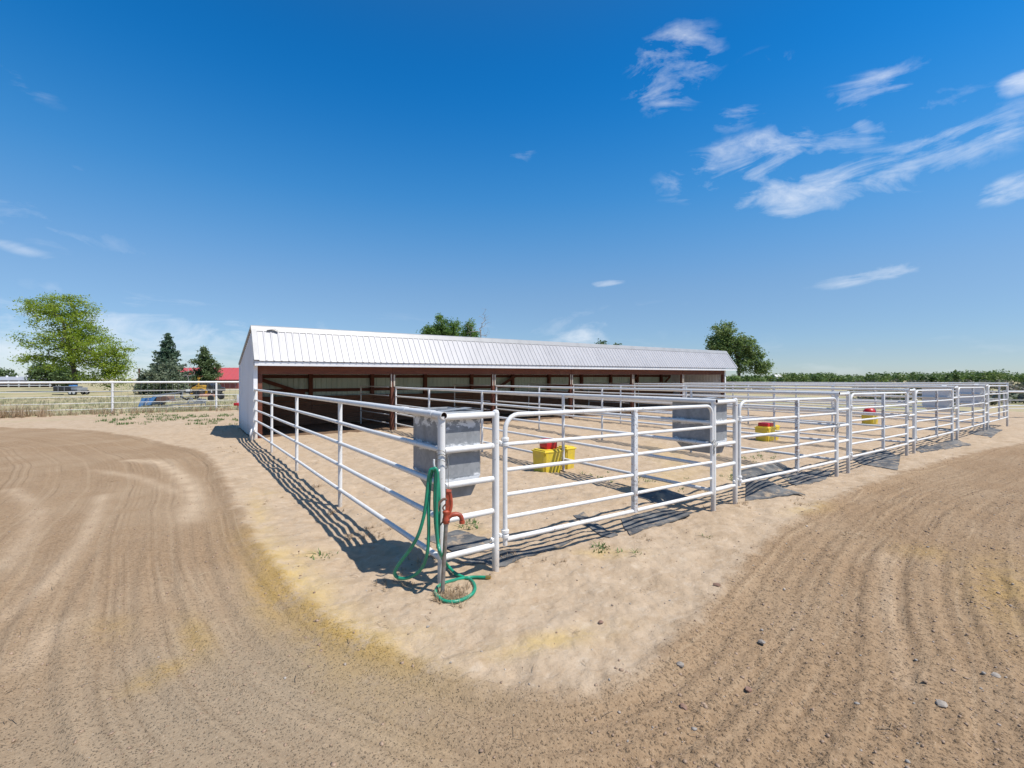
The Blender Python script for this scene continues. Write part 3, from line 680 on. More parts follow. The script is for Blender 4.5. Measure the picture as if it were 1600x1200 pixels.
# ------------------------------------------------------------------ pipe fences between the pens
RZ = [1.0, .795, .592, .386, .150]                      # rail heights as a share of the top height
DIV_LABEL = [
    'white pipe fence from the hydrant corner back to the left end of the shed',
    'white pipe fence behind the nearest gate, grey feeder at its end, yellow trough under it',
    'white pipe fence ending between the second and third gates, with no feeder',
    'white pipe fence ending between the third and fourth gates, no feeder on it',
    'white pipe fence whose front end carries the left of the two white feeders',
    'white pipe fence whose front end carries the right of the two white feeders',
    'farthest white pipe fence, closing the last pen at the right end of the shed']
POSTY = [0, 3.52, 6.87, 10.23, V-.1]
for k in range(7):
    fx = k*S; g0 = gz(fx, 0); t0 = FT[k]; t1 = 1.64+.004*fx
    th = thing('pipe_fence', DIV_LABEL[k], 'fence', (fx, 0, 0), 0, 'pipe fences between the pens')
    for i, y in enumerate(POSTY):
        top = t0+(t1-t0)*y/V; r = .038 if i == 0 else .033
        if i == 4:
            top = t1+.02
        xo = 0 if i < 4 else .11
        if k == 0 and i == 4: xo = -.03; top = 1.70; r = .06
        mb = MB(); mb.tube([(xo, y, -.35), (xo, y, top-.01)], r, 14); part('post', mb, M['paint'], th)
    for i, fr in enumerate(RZ):
        r = .037 if i == 0 else .029
        a = (0, -.055 if i == 0 else .02, t0*fr); b = (.11 if k else -.03, V-.1, t1*fr)
        n = 6; sag = random.Random(k*9+i); pts = []
        for q in range(n+1):
            f = q/n; p = Vector(a).lerp(Vector(b), f); p.z += sag.uniform(-.008, .008) if 0 < q < n else 0; pts.append(p)
        mb = MB()
        if i == 0:       # open pipe end
            mb.tube(pts, r, 16, cap=False); mb.tube([pts[0], pts[0]+Vector((0, .05, 0))], r*.86, 16, cap=False, mi=1); 
            p0 = pts[0]; ring = len(mb.v)
            vv = []
            for rr in (r, r*.86):
                for q in range(16): vv.append((p0.x+rr*cos(2*pi*q/16), p0.y, p0.z+rr*sin(2*pi*q/16)))
            mb.add(vv, [(q, (q+1) % 16, 16+(q+1) % 16, 16+q) for q in range(16)])
            mb.add([(p0.x+r*.86*cos(2*pi*q/16), p0.y+.05, p0.z+r*.86*sin(2*pi*q/16)) for q in range(16)], [tuple(range(16))], 1)
            part('top_rail', mb, [M['paint'], M['rust']], th)
        else:
            mb.tube(pts, r, 12); part('rail', mb, M['paint'], th)
    if k == 0:
        mb = MB(); mb.tube([(0, .84, t0), (0, 1.0, t0-.001)], .043, 16); mb.tube([(0, .16, t0), (0, .30, t0)], .042, 16); part('rail_collar', mb, M['paint'], th)
        # hook for the hose and a twist of wire on the corner post
        mb = MB(); h0 = atd(675.5, 735, 4.38)-Vector((fx, 0, 0))
        mb.tube(smooth_path([(-.02, -.01, h0.z-.02), (-.055, -.035, h0.z-.035), (-.085, -.045, h0.z-.02), (-.105, -.05, h0.z+.04), (-.105, -.05, h0.z+.09)], 4), .010, 8); part('hook', mb, M['paint'], th)
        mb = MB(); rg = random.Random(2)
        for (zc, q) in ((1.26, .06), (1.22, .052), (1.17, .06)):
            pts = [(q*cos(a), q*sin(a), zc+.06*cos(a*1+q*40)) for a in np.linspace(0, 2*pi, 15)[:-1]]; mb.tube(pts, .004, 6, closed=True)
        mb.tube(smooth_path([(.05, -.03, 1.26), (.06, -.04, 1.15), (.05, -.045, 1.02), (.055, -.04, .93)], 4), .004, 6); part('tie_wire', mb, M['wire'], th)
        mb = MB(); mb.tube(smooth_path([(-.07, V-.15, .34), (-.15, V-.3, .30), (-.17, V-.34, .15), (-.12, V-.3, -.1)], 4), .05, 10); part('foot_brace', mb, M['paint'], th)

# fixed panels beside each gate
PAN_LABEL = ['short fixed white pipe panel behind the red hydrant, nearest the camera', 'short fixed white pipe panel between the first and second gates, beside the grey feeder', 'short fixed white pipe panel between the second and third gates',
             'short fixed white pipe panel between the third and fourth gates', 'short fixed white pipe panel between the fourth and fifth gates, left white feeder behind it', 'short fixed white pipe panel at the last corner, right of the fifth gate']
GATE_LABEL = ['nearest white pipe gate, hung beside the hydrant panel and chained at the grey feeder post', 'second white pipe gate, to the right of the second grey feeder', 'third white pipe gate, with a yellow trough and bright red lid showing through it',
              'fourth white pipe gate, left of the paired posts before the white feeders', 'fifth white pipe gate, left white feeder showing behind it', 'last white pipe gate at the far right corner of the pens, end post behind it']
for k in range(6):
    fx = k*S; top = FT[k]; top2 = ftop(fx+PW)
    th = thing('fence_panel', PAN_LABEL[k], 'fence panel', (fx, 0, 0), 0, 'short fixed panels beside the gates')
    mb = MB(); mb.tube([(PW, 0, -.35), (PW, 0, top2)], .038, 14); mb.lathe([(.038, top2-.002), (.03, top2+.022), (.012, top2+.032)], 14, (PW, 0, 0)); part('post', mb, M['paint'], th)
    for i, fr in enumerate((.988, .788, .578, .372, .152)):
        mb = MB(); r = .034 if i == 0 else .031; mb.tube([(.036, 0, top*fr), (PW-.034, 0, top2*fr)], r, 12); part('top_rail' if i == 0 else 'rail', mb, M['paint'], th)
    # gate
    gl = S-PW-.10; bx = fx+PW+.115; gl = S-PW-.115-.065
    dz = FT[k]-1.65
    gt = thing('pipe_gate', GATE_LABEL[k], 'gate', (bx, -.01, 0), 0, 'pipe gates along the front of the pens')
    zl = [z*(1+dz/1.65*1.0) for z in (1.62, 1.305, 1.03, .765, .52, .285)]; zr = [z+dz for z in (1.585, 1.255, .98, .705, .455, .225)]
    if k >= 2: zl[-1] -= .05; zr[-1] -= .05
    rc = .17; r = .0255; mb = MB(); pts = [(0, 0, zl[-1]-.06)]
    for a in np.linspace(pi, pi/2, 7): pts.append((rc+rc*cos(a), 0, zl[0]-rc+rc*sin(a)))
    for a in np.linspace(pi/2, 0, 7): pts.append((gl-rc*.8+rc*.8*cos(a), 0, zr[0]-rc*.8+rc*.8*sin(a)))
    pts.append((gl, 0, zr[-1]-.02)); mb.tube(pts, r, 12); part('gate_frame', mb, M['paint'], gt)
    for i in range(1, 6):
        mb = MB(); mb.tube([(r*.6, 0, zl[i]), (gl*.5, 0, (zl[i]+zr[i])/2-.006), (gl-r*.6, 0, zr[i])], .0225 if i < 5 else .026, 12); part('rail', mb, M['paint'], gt)
    mb = MB(); cxm = gl*.535; mb.box((cxm-.035, -.030, (zl[-1]+zr[-1])/2-.03), (cxm+.035, .030, (zl[0]+zr[0])/2-.012), .006); part('stay', mb, M['worn_paint'], gt)
    for hz in (zl[1]+.03, zl[-1]+.065):
        mb = MB(); mb.lathe([(.036, -.045), (.042, -.04), (.042, -.012), (.034, -.008), (.034, .008), (.042, .012), (.042, .04), (.036, .045)], 12, (0, 0, hz))
        mb.tube([(-.03, 0, hz), (-.185, 0, hz-.037)], .012, 8); mb.tube([(-.058, 0, hz-.006), (-.074, 0, hz-.008)], .026, 6); mb.tube([(-.16, 0, hz-.03), (-.178, 0, hz-.035)], .026, 6)
        part('hinge', mb, M['paint'], gt)
    mb = MB(); rg = random.Random(k); zc = zr[2]+.03
    for j in range(9):
        a = j/9*2*pi; c = Vector((gl+.03+.062*cos(a), .055*sin(a), zc+.02*sin(a*2)+rg.uniform(-.02, .02)))
        mb.tube([c+Vector((.016*cos(q), .0, .022*sin(q))) if j % 2 else c+Vector((0, .016*cos(q), .022*sin(q))) for q in np.linspace(0, 2*pi, 9)[:-1]], .0045, 5, closed=True)
    for j in range(4):
        c = Vector((gl+.01, -.035, zc-.05-.035*j)); mb.tube([c+Vector((.012*cos(q), .0, .022*sin(q))) if j % 2 else c+Vector((0, .012*cos(q), .022*sin(q))) for q in np.linspace(0, 2*pi, 9)[:-1]], .0045, 5, closed=True)
    part('latch_chain', mb, M['wire'], gt)

# stall panels inside the shed
STALL_LABEL = ['first white pipe stall panel from the left, inside the shed', 'second white pipe stall panel from the left, inside the shed', 'third white pipe stall panel from the left, inside the shed', 'fourth white pipe stall panel from the left, inside the shed', 'last white pipe stall panel towards the right end, inside the shed']
for k in range(1, 6):
    th = thing('stall_panel', STALL_LABEL[k-1], 'fence panel', (k*S-.1, V+.1, 0), 0, 'stall panels inside the shed')
    h = 1.68+.004*k*S
    mb = MB(); mb.tube([(-.1, 3.15, -.3), (-.1, 3.15, h)], .028, 10); part('post', mb, M['paint'], th)
    for i, fr in enumerate((.99, .79, .575, .35, .15)):
        mb = MB(); mb.tube([(-.0, .02, h*fr), (-.1, 3.13, h*fr)], .021, 8); part('rail', mb, M['paint'], th)

# ------------------------------------------------------------------ feeders hung in the pen corners
def feeder_parts(th, m, top):
    mp = M['galv_plain'] if m is M['galv'] else m
    bx0, bx1, by0, by1 = .045, .49, .045, .80; zt, zm, zb = top+.005, 1.0, .80
    mb = MB(); t = .006
    o = [(bx0, by0), (bx1, by0), (bx1, by1), (bx0, by1)]; b = [(bx0+.08, by0+.03), (bx1-.09, by0+.03), (bx1-.09, by1-.17), (bx0+.08, by1-.17)]
    ch = .025
    def ring(q, z, ins=0):
        (x0, y0), _, (x1, y1), _ = q; x0 += ins; y0 += ins; x1 -= ins; y1 -= ins; c = ch
        return [(x0+c, y0, z), (x1-c, y0, z), (x1, y0+c, z), (x1, y1-c, z), (x1-c, y1, z), (x0+c, y1, z), (x0, y1-c, z), (x0, y0+c, z)]
    vv = ring(o, zt)+ring(o, zm)+ring(b, zb)+ring(o, zt, t)+ring(o, zm, t)+ring(b, zb+t, t)
    ff = []
    for lv in (0, 1): ff += [(lv*8+i, lv*8+(i+1) % 8, (lv+1)*8+(i+1) % 8, (lv+1)*8+i) for i in range(8)]
    for lv in (3, 4): ff += [((lv+1)*8+i, (lv+1)*8+(i+1) % 8, lv*8+(i+1) % 8, lv*8+i) for i in range(8)]
    ff += [(i, 24+i, 24+(i+1) % 8, (i+1) % 8) for i in range(8)]; ff += [tuple(range(16, 24)), tuple(range(47, 39, -1))]
    mb.add(vv, ff); part('bin', mb, m, th, False)
    mb = MB()
    for (p, q) in (((bx0, by0), (bx1, by0)), ((bx1, by0), (bx1, by1)), ((bx1, by1), (bx0, by1)), ((bx0, by1), (bx0, by0))):
        mb.tube([(*p, zt+.004), (*q, zt+.004)], .014, 8)
    part('rim', mb, mp, th)
    mb = MB(); ym = (by0+by1)/2; mb.add([(bx0+.01, ym-.02, zt-.01), (bx1-.01, ym-.02, zt-.01), (bx1-.01, ym+.10, zt-.42), (bx0+.01, ym+.10, zt-.42), (bx0+.01, ym-.012, zt-.01), (bx1-.01, ym-.012, zt-.01), (bx1-.01, ym+.108, zt-.42), (bx0+.01, ym+.108, zt-.42)],
           [(0,1,2,3),(7,6,5,4),(0,4,5,1),(1,5,6,2),(2,6,7,3),(3,7,4,0)]); part('divider', mb, mp, th, False)
    mb = MB(); mb.bar((bx0, by1-.25, zt+.012), (bx1, by1-.25, zt+.012), .05, .006); mb.bar((bx0+.05, by0+.2, zt+.010), (bx1-.02, by0+.24, zt+.035), .12, .006); part('strap', mb, mp, th, False)
    # seams
    for z in (1.02, zt-.03):
        mb = MB(); mb.box((bx0+ch, by0-.004, z-.008), (bx1-ch, by0-.0005, z+.008)); part('seam', mb, m, th, False)
        mb = MB(); mb.box((bx0-.004, by0+ch, z-.009), (bx0-.0005, by1-ch, z+.009)); part('seam', mb, m, th, False)
for k, lab, m in ((0, 'galvanised grey hay feeder with flaking white paint, hung in the corner beside the hydrant', M['galv']), (1, 'galvanised grey hay feeder at the end of the first gate, second from the camera', M['galv_plain']),
                  (4, 'pale white hay feeder far right, left of the two white ones', M['galv_pale']), (5, 'pale white hay feeder at the far right corner, right of the two white ones', M['galv_pale'])):
    th = thing('hay_feeder', lab, 'feeder', (k*S, 0, FT[k]-1.65), 0, 'feeders hung in the pen corners'); feeder_parts(th, m, 1.655)

# ------------------------------------------------------------------ waterers standing under the fences
def waterer(x, y, lab, lid):
    z = gz(x, y)
    th = thing('water_trough', lab, 'trough', (x, y, z), 0, 'yellow water troughs under the fences')
    def block(x0, x1, y0, y1, h, bev=.035):
        bm = bmesh.new(); bmesh.ops.create_cube(bm, size=1)
        for v in bm.verts:
            tp = v.co.z > 0; g = 0 if tp else .025
            v.co = Vector(((x0+g if v.co.x < 0 else x1-g), (y0+g*1.5 if v.co.y < 0 else y1-g), h if tp else -.08))
        bmesh.ops.bevel(bm, geom=list(bm.edges), offset=bev, segments=3, affect='EDGES'); bm.verts.index_update()
        m_ = MB(); m_.add([v.co for v in bm.verts], [[v.index for v in f.verts] for f in bm.faces]); bm.free(); return m_
    part('tub', block(-.60, -.09, -.10, .36, .49), M['yellow'], th); part('tub', block(.075, .37, -.03, .31, .50), M['yellow'], th)
    part('base', block(-.18, .16, .06, .28, .24, .02), M['yellow'], th)
    for (x0, x1, y0, y1, z0) in ((-.605, -.085, -.105, .365, .43), (.07, .375, -.035, .315, .44)):
        mb = MB(); mb.box((x0, y0, z0), (x1, y1, z0+.035), .014); part('rim', mb, M['yellow'], th)
    mb = MB()
    if lid == 'box':
        mb.box((-.45, .02, .47), (-.13, .30, .70), .07)
    elif lid == 'low': mb.box((-.50, -.04, .47), (-.13, .30, .61), .035); 
    else:
        pr = [(.30, .50), (.31, .56), (.28, .66), (.19, .74), (.07, .775), (.01, .78)]; mb.lathe([(r*.8, z) for r, z in pr], 20, (-.33, .12, -.03))
    part('float_cover', mb, M['red'], th)
    mb = MB(); mb.tube([(-.20, .31, .48), (-.20, .31, .54), (-.05, .31, .54), (-.02, .2, .22)], .014, 8); part('valve', mb, M['pipe'], th)
waterer(S, 3.52, 'yellow water trough with boxy red cover, nearest, seen through the first gate', 'box')
waterer(3*S, 3.52, 'yellow water trough with a flat low red cover, seen through the second gate', 'low')
waterer(5*S, 3.52, 'yellow water trough with a rounded red cover, farthest, seen through the third gate', 'dome')

# ------------------------------------------------------------------ hydrant and hose
hx, hy_ = -.075, -.165; hz = gz(hx, hy_)
hyd = thing('yard_hydrant', 'rusty red yard hydrant on a grey standpipe before the corner post', 'hydrant', (hx, hy_, hz))
HT = atd(697, 818, 4.36)-Vector((hx, hy_, hz))
lean = Vector((HT.x, HT.y, HT.z))
mb = MB(); mb.tube([(-.01, 0, -.25), (0, 0, 0), lean], .0195, 12); mb.tube([lean*.985, lean*1.04], .026, 8); part('standpipe', mb, M['pipe'], hyd)
R_ = Vector((cos(YAW), -sin(YAW), 0)); R_ = Vector((.93, -.36, 0)).normalized()
def hp(a, b): return lean+R_*(a*.85)+Vector((0, 0, b*.88))
mb = MB(); mb.lathe([(.026, .0), (.034, .01), (.036, .04), (.03, .055), (.027, .09), (.033, .10), (.033, .115), (.02, .125)], 14, lean)
mb.tube(smooth_path([hp(.01, .055), hp(.06, .085), hp(.12, .09), hp(.16, .07), hp(.175, .03), hp(.176, -.002)], 4), [.024]*8+[.021]*9+[.018]*(21-17), 10)
mb.tube([hp(.176, .016), hp(.176, -.012)], .027, 10); part('hydrant_head', mb, M['hyd'], hyd)
mb = MB(); pts = [hp(.035, .10), hp(.055, .19), hp(.050, .28), hp(.035, .335), hp(.008, .345)]
mb.tube(smooth_path(pts, 4), .017, 8); mb.bar(hp(.02, .12), hp(.03, .33), .018, .05, tuple(R_)); mb.tube([hp(.0, .345), hp(.055, .335)], .02, 8); part('lever', mb, M['hyd'], hyd)
mb = MB(); mb.tube(smooth_path([hp(.0, .12), hp(-.035, .17), hp(.012, .22), hp(.02, .25)], 4), .008, 6); mb.tube(smooth_path([hp(.01, .255), hp(-.03, .26), hp(-.075, .22), hp(-.095, .165), hp(-.09, .135)], 4), .013, 8); part('linkage', mb, M['rustplate'], hyd)
mb = MB(); mb.tube([hp(0, .11), hp(0, .24)], .008, 8); part('rod', mb, M['pipe'], hyd)
mb = MB(); mb.tube([Vector((.01, .10, .58-hz)), hp(-.03, .03)], .007, 6); mb.tube([hp(.03*cos(a), .03)+Vector((0, .03*sin(a), 0)) for a in np.linspace(0, 2*pi, 11)[:-1]], .006, 6, closed=True); part('tie_clip', mb, M['black'], hyd)

def gp(px, py, lift=.018):
    p = atg(px, py); z = gz(p.x, p.y)
    for _ in range(3): p = atg(px, py, z); z = gz(p.x, p.y)
    p = atg(px, py, z+lift); return p
hose = thing('garden_hose', 'green garden hose looped over the hook and coiled at the hydrant foot', 'hose', (-.1, -.1, 0))
def z3(x, y): return (560+x/3.3333, 600+y/3.3333)
D = 4.36
s1 = [z3(*q) for q in ((398, 452), (388, 444), (374, 452), (364, 500), (354, 600), (338, 700), (310, 790), (270, 860), (228, 915), (196, 962), (190, 992), (215, 1011), (262, 1008), (305, 985), (340, 940), (360, 870), (366, 780), (366, 650), (371, 540), (382, 462), (396, 444), (410, 462), (418, 540), (420, 660), (417, 760), (416, 820))]
pts = []
for i, (px, py) in enumerate(s1):
    d = D
    if 6 <= i <= 15: d = D+.12*sin((i-6)/9*pi)
    pts.append(atd(px, py, d+(.03 if i > 17 else 0)))
mb = MB(); mb.tube(smooth_path(pts, 6), .0165, 10); part('loop', mb, M['hose'], hose, loc=(.1, .1, 0))
s2 = [z3(*q) for q in ((390, 446), (402, 440), (412, 470), (409, 560), (406, 660), (408, 760), (415, 830), (428, 885), (460, 940), (500, 982), (545, 1006))]
pts = [atd(px, py, D-.03) for px, py in s2[:8]]+[gp(*s2[8], .07), gp(*s2[9], .03), gp(*s2[10], .02)]
pts += [gp(*z3(*q), .017) for q in ((585, 1020), (606, 1052), (600, 1085), (560, 1115), (505, 1133), (455, 1131), (420, 1112), (402, 1090), (410, 1060), (440, 1040), (490, 1024), (540, 1012), (600, 1006), (665, 1007))]
mb = MB(); mb.tube(smooth_path(pts, 6), .0165, 10); part('coil', mb, M['hose'], hose, loc=(.1, .1, 0))
mb = MB(); e = pts[-1]; f = pts[-1]+(pts[-1]-pts[-2]).normalized()*.05; mb.tube([e, e.lerp(f, .5), f], [.02, .02, .017], 10); q = atd(*z3(416, 838), D-.02); mb.tube([q+Vector((0, 0, .05)), q-Vector((0, 0, .03))], .02, 10); part('coupling', mb, M['brass'], hose, loc=(.1, .1, 0))
mb = MB(); q1 = [z3(*q) for q in ((392, 450), (404, 445), (400, 520), (398, 620), (403, 740), (414, 825))]; mb.tube(smooth_path([atd(px, py, D+.02) for px, py in q1], 6), .0165, 10); part('loop', mb, M['hose'], hose, loc=(.1, .1, 0))

# ------------------------------------------------------------------ rubber mats half buried under the gates
def mat_thing(quad, lab, curl=(0, 0, 0, 0), mid=0.0, n=10):
    c = [gp(*q, 0.0) for q in quad]; ctr = sum(c, Vector())/4; zc = gz(ctr.x, ctr.y)
    th = tag(bpy.data.objects.new('rubber_mat', None), lab, 'mat', 'rubber mats under the gates')
    vv = []; N = n+1; grid = []
    for i in range(N):
        for j in range(N):
            u, w = i/n, j/n
            p = (c[0]*(1-u)+c[1]*u)*(1-w)+(c[3]*(1-u)+c[2]*u)*w
            jx = .07*(fbm(np.array([p.x*5]), np.array([p.y*5]), 2)[0]-.5); p = Vector((p.x+jx, p.y+jx*.7, 0)); grid.append((p, u, w))
    gx = np.array([g[0].x for g in grid]); gy = np.array([g[0].y for g in grid]); gh = ground_h(gx, gy)
    for (p, u, w), h in zip(grid, gh):
        lift = .012+mid*sin(pi*u)*sin(pi*w)+curl[0]*(1-u)**3*(1-w)**3+curl[1]*u**3*(1-w)**3+curl[2]*u**3*w**3+curl[3]*(1-u)**3*w**3
        lift += .018*(fbm(np.array([p.x*2+9]), np.array([p.y*2]), 3)[0]-.42)
        vv.append((p.x-ctr.x, p.y-ctr.y, h+lift-zc))
    vt = vv+[(a, b, z-.018) for a, b, z in vv]; K = N*N; ff = []
    for i in range(n):
        for j in range(n):
            a = i*N+j; ff += [(a, a+N, a+N+1, a+1), (K+a, K+a+1, K+a+N+1, K+a+N)]
    for i in range(n):
        for (a, b) in ((i*N, (i+1)*N), ((i+1)*N+n, i*N+n), (i+1, i), (n*N+i, n*N+i+1)): ff.append((a, b, K+b, K+a))
    me = MB().add(vt, ff).mesh('rubber_mat', M['rubber']); o = bpy.data.objects.new('rubber_mat', me); bpy.data.objects.remove(th)
    COL.objects.link(o); o.location = (ctr.x, ctr.y, zc); tag(o, lab, 'mat', 'rubber mats under the gates')
mat_thing([(664, 842), (716, 828), (768, 846), (716, 869)], 'dusty rubber mat inside the corner below the nearest grey feeder')
mat_thing([(712, 882), (770, 868), (900, 842), (790, 885)], 'thin rubber mat edge under the hinge end of the nearest gate')
mat_thing([(896, 806), (912, 800), (966, 836), (952, 842)], 'narrow dark rubber mat corner poking out under the middle of the nearest gate')
mat_thing([(970, 812), (1040, 795), (1082, 806), (984, 837)], 'ragged grey rubber mat lying outside the latch end of the nearest gate', (0, 0, .05, 0))
mat_thing([(990, 774), (1040, 764), (1078, 778), (1028, 790)], 'humped rubber mat inside the nearest gate, below the second feeder', mid=.10)
mat_thing([(1142, 742), (1210, 720), (1240, 736), (1168, 752)], 'humped rubber mat lying inside the second gate', mid=.14)
mat_thing([(1166, 748), (1182, 744), (1258, 775), (1165, 783)], 'curled rubber mat with one pointed corner outside the hinge end of the second gate', (.02, .02, .03, 0), .14)
mat_thing([(1215, 742), (1300, 735), (1290, 750), (1244, 760)], 'flat rubber mat in the shadow of the middle of the second gate')
mat_thing([(1322, 716), (1385, 703), (1407, 716), (1402, 735)], 'wide grey rubber mat lying outside the third gate', (0, 0, .05, .0), .03)
mat_thing([(1425, 701), (1448, 696), (1474, 702), (1440, 708)], 'small grey rubber mat outside the fourth gate, left of a larger one', mid=.03)
mat_thing([(1456, 697), (1492, 686), (1518, 696), (1478, 703)], 'larger grey rubber mat by the paired posts right of the fourth gate', mid=.05)
mat_thing([(1512, 677), (1545, 666), (1567, 672), (1548, 684)], 'farthest rubber mat at the last corner of the pens', mid=.05)

# ------------------------------------------------------------------ perimeter fences
PFY = 31.1
pf = thing('perimeter_fence', 'white top-rail fence with wires on the left, behind the dirt yard', 'fence', (-5.2, PFY, 0))
for i in range(-5, 9):
    x = -5.2+5.06*i; mb = MB(); mb.tube([(x+5.2, 0, -.4), (x+5.2, 0, 1.76)], .058, 10); part('post', mb, M['paint'], pf)
mb = MB(); mb.tube([(-25.4, 0, 1.79), (0, 0, 1.80), (20, 0, 1.78), (40.6, 0, 1.78)], .06, 10); part('top_rail', mb, M['paint'], pf)
for i, z in enumerate((1.28, .98, .62, .28)):
    mb = MB(); mb.tube([(-25.4, -.05, z), (0, -.05, z+.01), (20, -.05, z), (40.6, -.05, z)], .015, 6); part('wire', mb, M['paint'], pf)
mb = MB()
for x in np.arange(.1, 12, .3): mb.tube([(x, -.06, .1), (x, -.06, 1.75)], .005, 4)
for z in np.arange(.15, 1.75, .4): mb.tube([(.06, -.06, z), (12, -.06, z)], .004, 4)
o = part('wire_mesh', mb, M['wire'], pf, False); o['kind'] = 'stuff'
A_ = atd(1566, 600, 25.5); B_ = atd(2300, 600, 25.5)
rf = thing('perimeter_fence', 'white wire fence at the far right edge, leaving the last pen corner', 'fence', (A_.x, A_.y, 0), atan2(B_.y-A_.y, B_.x-A_.x))
L_ = (B_-A_).to_2d().length
for i in range(5):
    mb = MB(); mb.tube([(.1+i*L_/4, 0, -.4), (.1+i*L_/4, 0, 1.30)], .045, 10); part('post', mb, M['paint'], rf)
for z, r in ((1.30, .055), (.84, .014), (.54, .03), (.38, .022)):
    mb = MB(); mb.tube([(0, -.05, z), (L_, -.05, z)], r, 8); part('top_rail' if r > .05 else 'wire', mb, M['paint'], rf)

# ------------------------------------------------------------------ trees
def leaf_quads(C, size, rs, flat=0.0):
    "a quad per centre, random orientation"
    n = len(C); a = rs.normal(size=(n, 3)); a[:, 2] *= (1-flat); a /= np.linalg.norm(a, axis=1)[:, None]+1e-9
    b = rs.normal(size=(n, 3)); b[:, 2] *= (1-flat); b -= a*(a*b).sum(1)[:, None]; b /= np.linalg.norm(b, axis=1)[:, None]+1e-9
    s = size*(.55+.9*rs.rand(n))[:, None]; a = a*s; b = b*s*.55
    Vq = np.stack([C-a, C+b*.9-a*.1, C+a, C-b*.9-a*.1], 1).reshape(-1, 3); F = np.arange(4*n).reshape(-1, 4)
    return Vq, F
def env_points(env, n, rs):
    "points in a union of ellipsoids (cx,cy,cz,rx,ry,rz,weight), nearer their surface"
    w = np.array([e[6] for e in env], float); w /= w.sum(); out = []
    for e, m in zip(env, rs.multinomial(n, w)):
        v = rs.normal(size=(m, 3)); v /= np.linalg.norm(v, axis=1)[:, None]; r = rs.rand(m)**(1/2.2)
        out.append(np.array(e[:3])+v*r[:, None]*np.array(e[3:6]))
    return np.vstack(out)
def tree(name, label, cat, base, trunk, env, ncl, nleaf, spread, lsize, bark, leafm, seed, r0=.3, group=None, flat=.2, lift=.35, minr=.02):
    rs = np.random.RandomState(seed)
    th = thing(name, label, cat, base, 0, group)
    nodes = [np.array(p, float) for p in trunk]; par = [-1]+list(range(len(trunk)-1)); nt = len(trunk)
    C = env_points(env, ncl, rs); C = C[C[:, 2] > .3]
    order = np.argsort(np.linalg.norm(C-np.array(trunk[-1]), axis=1)+rs.rand(len(C))*1.0); ends = []
    for ci in order:
        c = C[ci]; P = np.array(nodes); dv = np.linalg.norm(P-c, axis=1)+lift*np.maximum(0, P[:, 2]-c[2])*2.0
        dv[0] += 3; j = int(np.argmin(dv)); p = nodes[j]; L = np.linalg.norm(c-p); k = max(2, int(L/.9)); prev = j
        for q in range(1, k+1):
            f = q/k; pt = p+(c-p)*f; pt = pt+rs.normal(size=3)*.06*L*(f < 1); pt[2] += .10*L*sin(pi*f)
            nodes.append(pt); par.append(prev); prev = len(nodes)-1
        ends.append(prev)
    cnt = np.zeros(len(nodes)); 
    for e in ends:
        i = e
        while i >= 0: cnt[i] += 1; i = par[i]
    rad = np.maximum(minr, r0*np.sqrt(np.maximum(cnt, .3)/len(ends)))
    VV = []; FF = []; o = 0; n = 5
    for i in range(1, len(nodes)):
        p, q = nodes[par[i]], nodes[i]; t = q-p; L = np.linalg.norm(t)
        if L < 1e-5: continue
        t = t/L; u = np.cross(t, [0, 0, 1.0] if abs(t[2]) < .9 else [1.0, 0, 0]); u /= np.linalg.norm(u); w = np.cross(t, u)
        ra = min(rad[par[i]], rad[i]*1.5); 
        for c, r in ((p, ra), (q+t*rad[i]*.2, rad[i])):
            for k in range(n): a = 2*pi*k/n; VV.append(c+(u*cos(a)+w*sin(a))*r)
        FF += [(o+k, o+(k+1) % n, o+n+(k+1) % n, o+n+k) for k in range(n)]; o += 2*n
    link('trunk', fastmesh('trunk', np.array(VV), np.array(FF), bark, True), th)
    if nleaf:
        CC = []
        for e in ends:
            m = max(3, int(nleaf*(.5+rs.rand()))); g = rs.normal(size=(m, 3))*np.array(spread); CC.append(nodes[e]+g)
            p = nodes[par[e]]; f = rs.rand(m//3)[:, None]; CC.append(p+(nodes[e]-p)*f+rs.normal(size=(m//3, 3))*np.array(spread)*.6)
        Q, F = leaf_quads(np.vstack(CC), lsize, rs, flat); link('crown', fastmesh('crown', Q, F, leafm), th)
    return th
def gb(px, d):
    p = atd(px, 600, d); p.z = 0; return p
def cv(c):      # crown coordinates given as (right of picture, away, up) to world axes
    x, y, z, a, b, h, w = c; return (x*cos(YAW)+y*sin(YAW), -x*sin(YAW)+y*cos(YAW), z, a, b, h, w)
k_ = 70/FPX
tree('locust_tree', 'broad yellow-green locust tree with airy layered branches, left background', 'tree', gb(117, 70), [(0, 0, -.3), (.05, 0, 1.5), (-.1, 0, 3.0), (-.3, 0, 4.6), (-.6, .1, 6.5), (-1.0, 0, 8.5), (-1.3, 0, 10.5)],
     [cv(c) for c in ((-2.0, 0, 11.8, 3.9, 4.0, 3.0, 3.0), (1.2, 0, 7.6, 3.6, 4.0, 3.0, 2.4), (-1.5, 0, 4.4, 4.2, 3.5, 1.5, 1.5), (-4.8, 0, 12.6, 3.0, 3, 1.8, 1.2), (-3.2, 0, 7.8, 4.6, 4.5, 2.4, 2.2), (.9, 0, 11.0, 2.8, 3, 3.8, 1.7), (3.4, 0, 6.2, 3.8, 4, 3.2, 2.6), (6.0, 0, 4.8, 2.3, 3, 3.2, 1.7), (-5.2, 0, 5.0, 2.4, 3, .9, .6), (4.6, 0, 2.4, 3.4, 3, 1.7, 1.5))],
     520, 50, (.52, .52, .28), .13, M['bark_dark'], M['leaf_locust'], 3, .30, flat=.35)
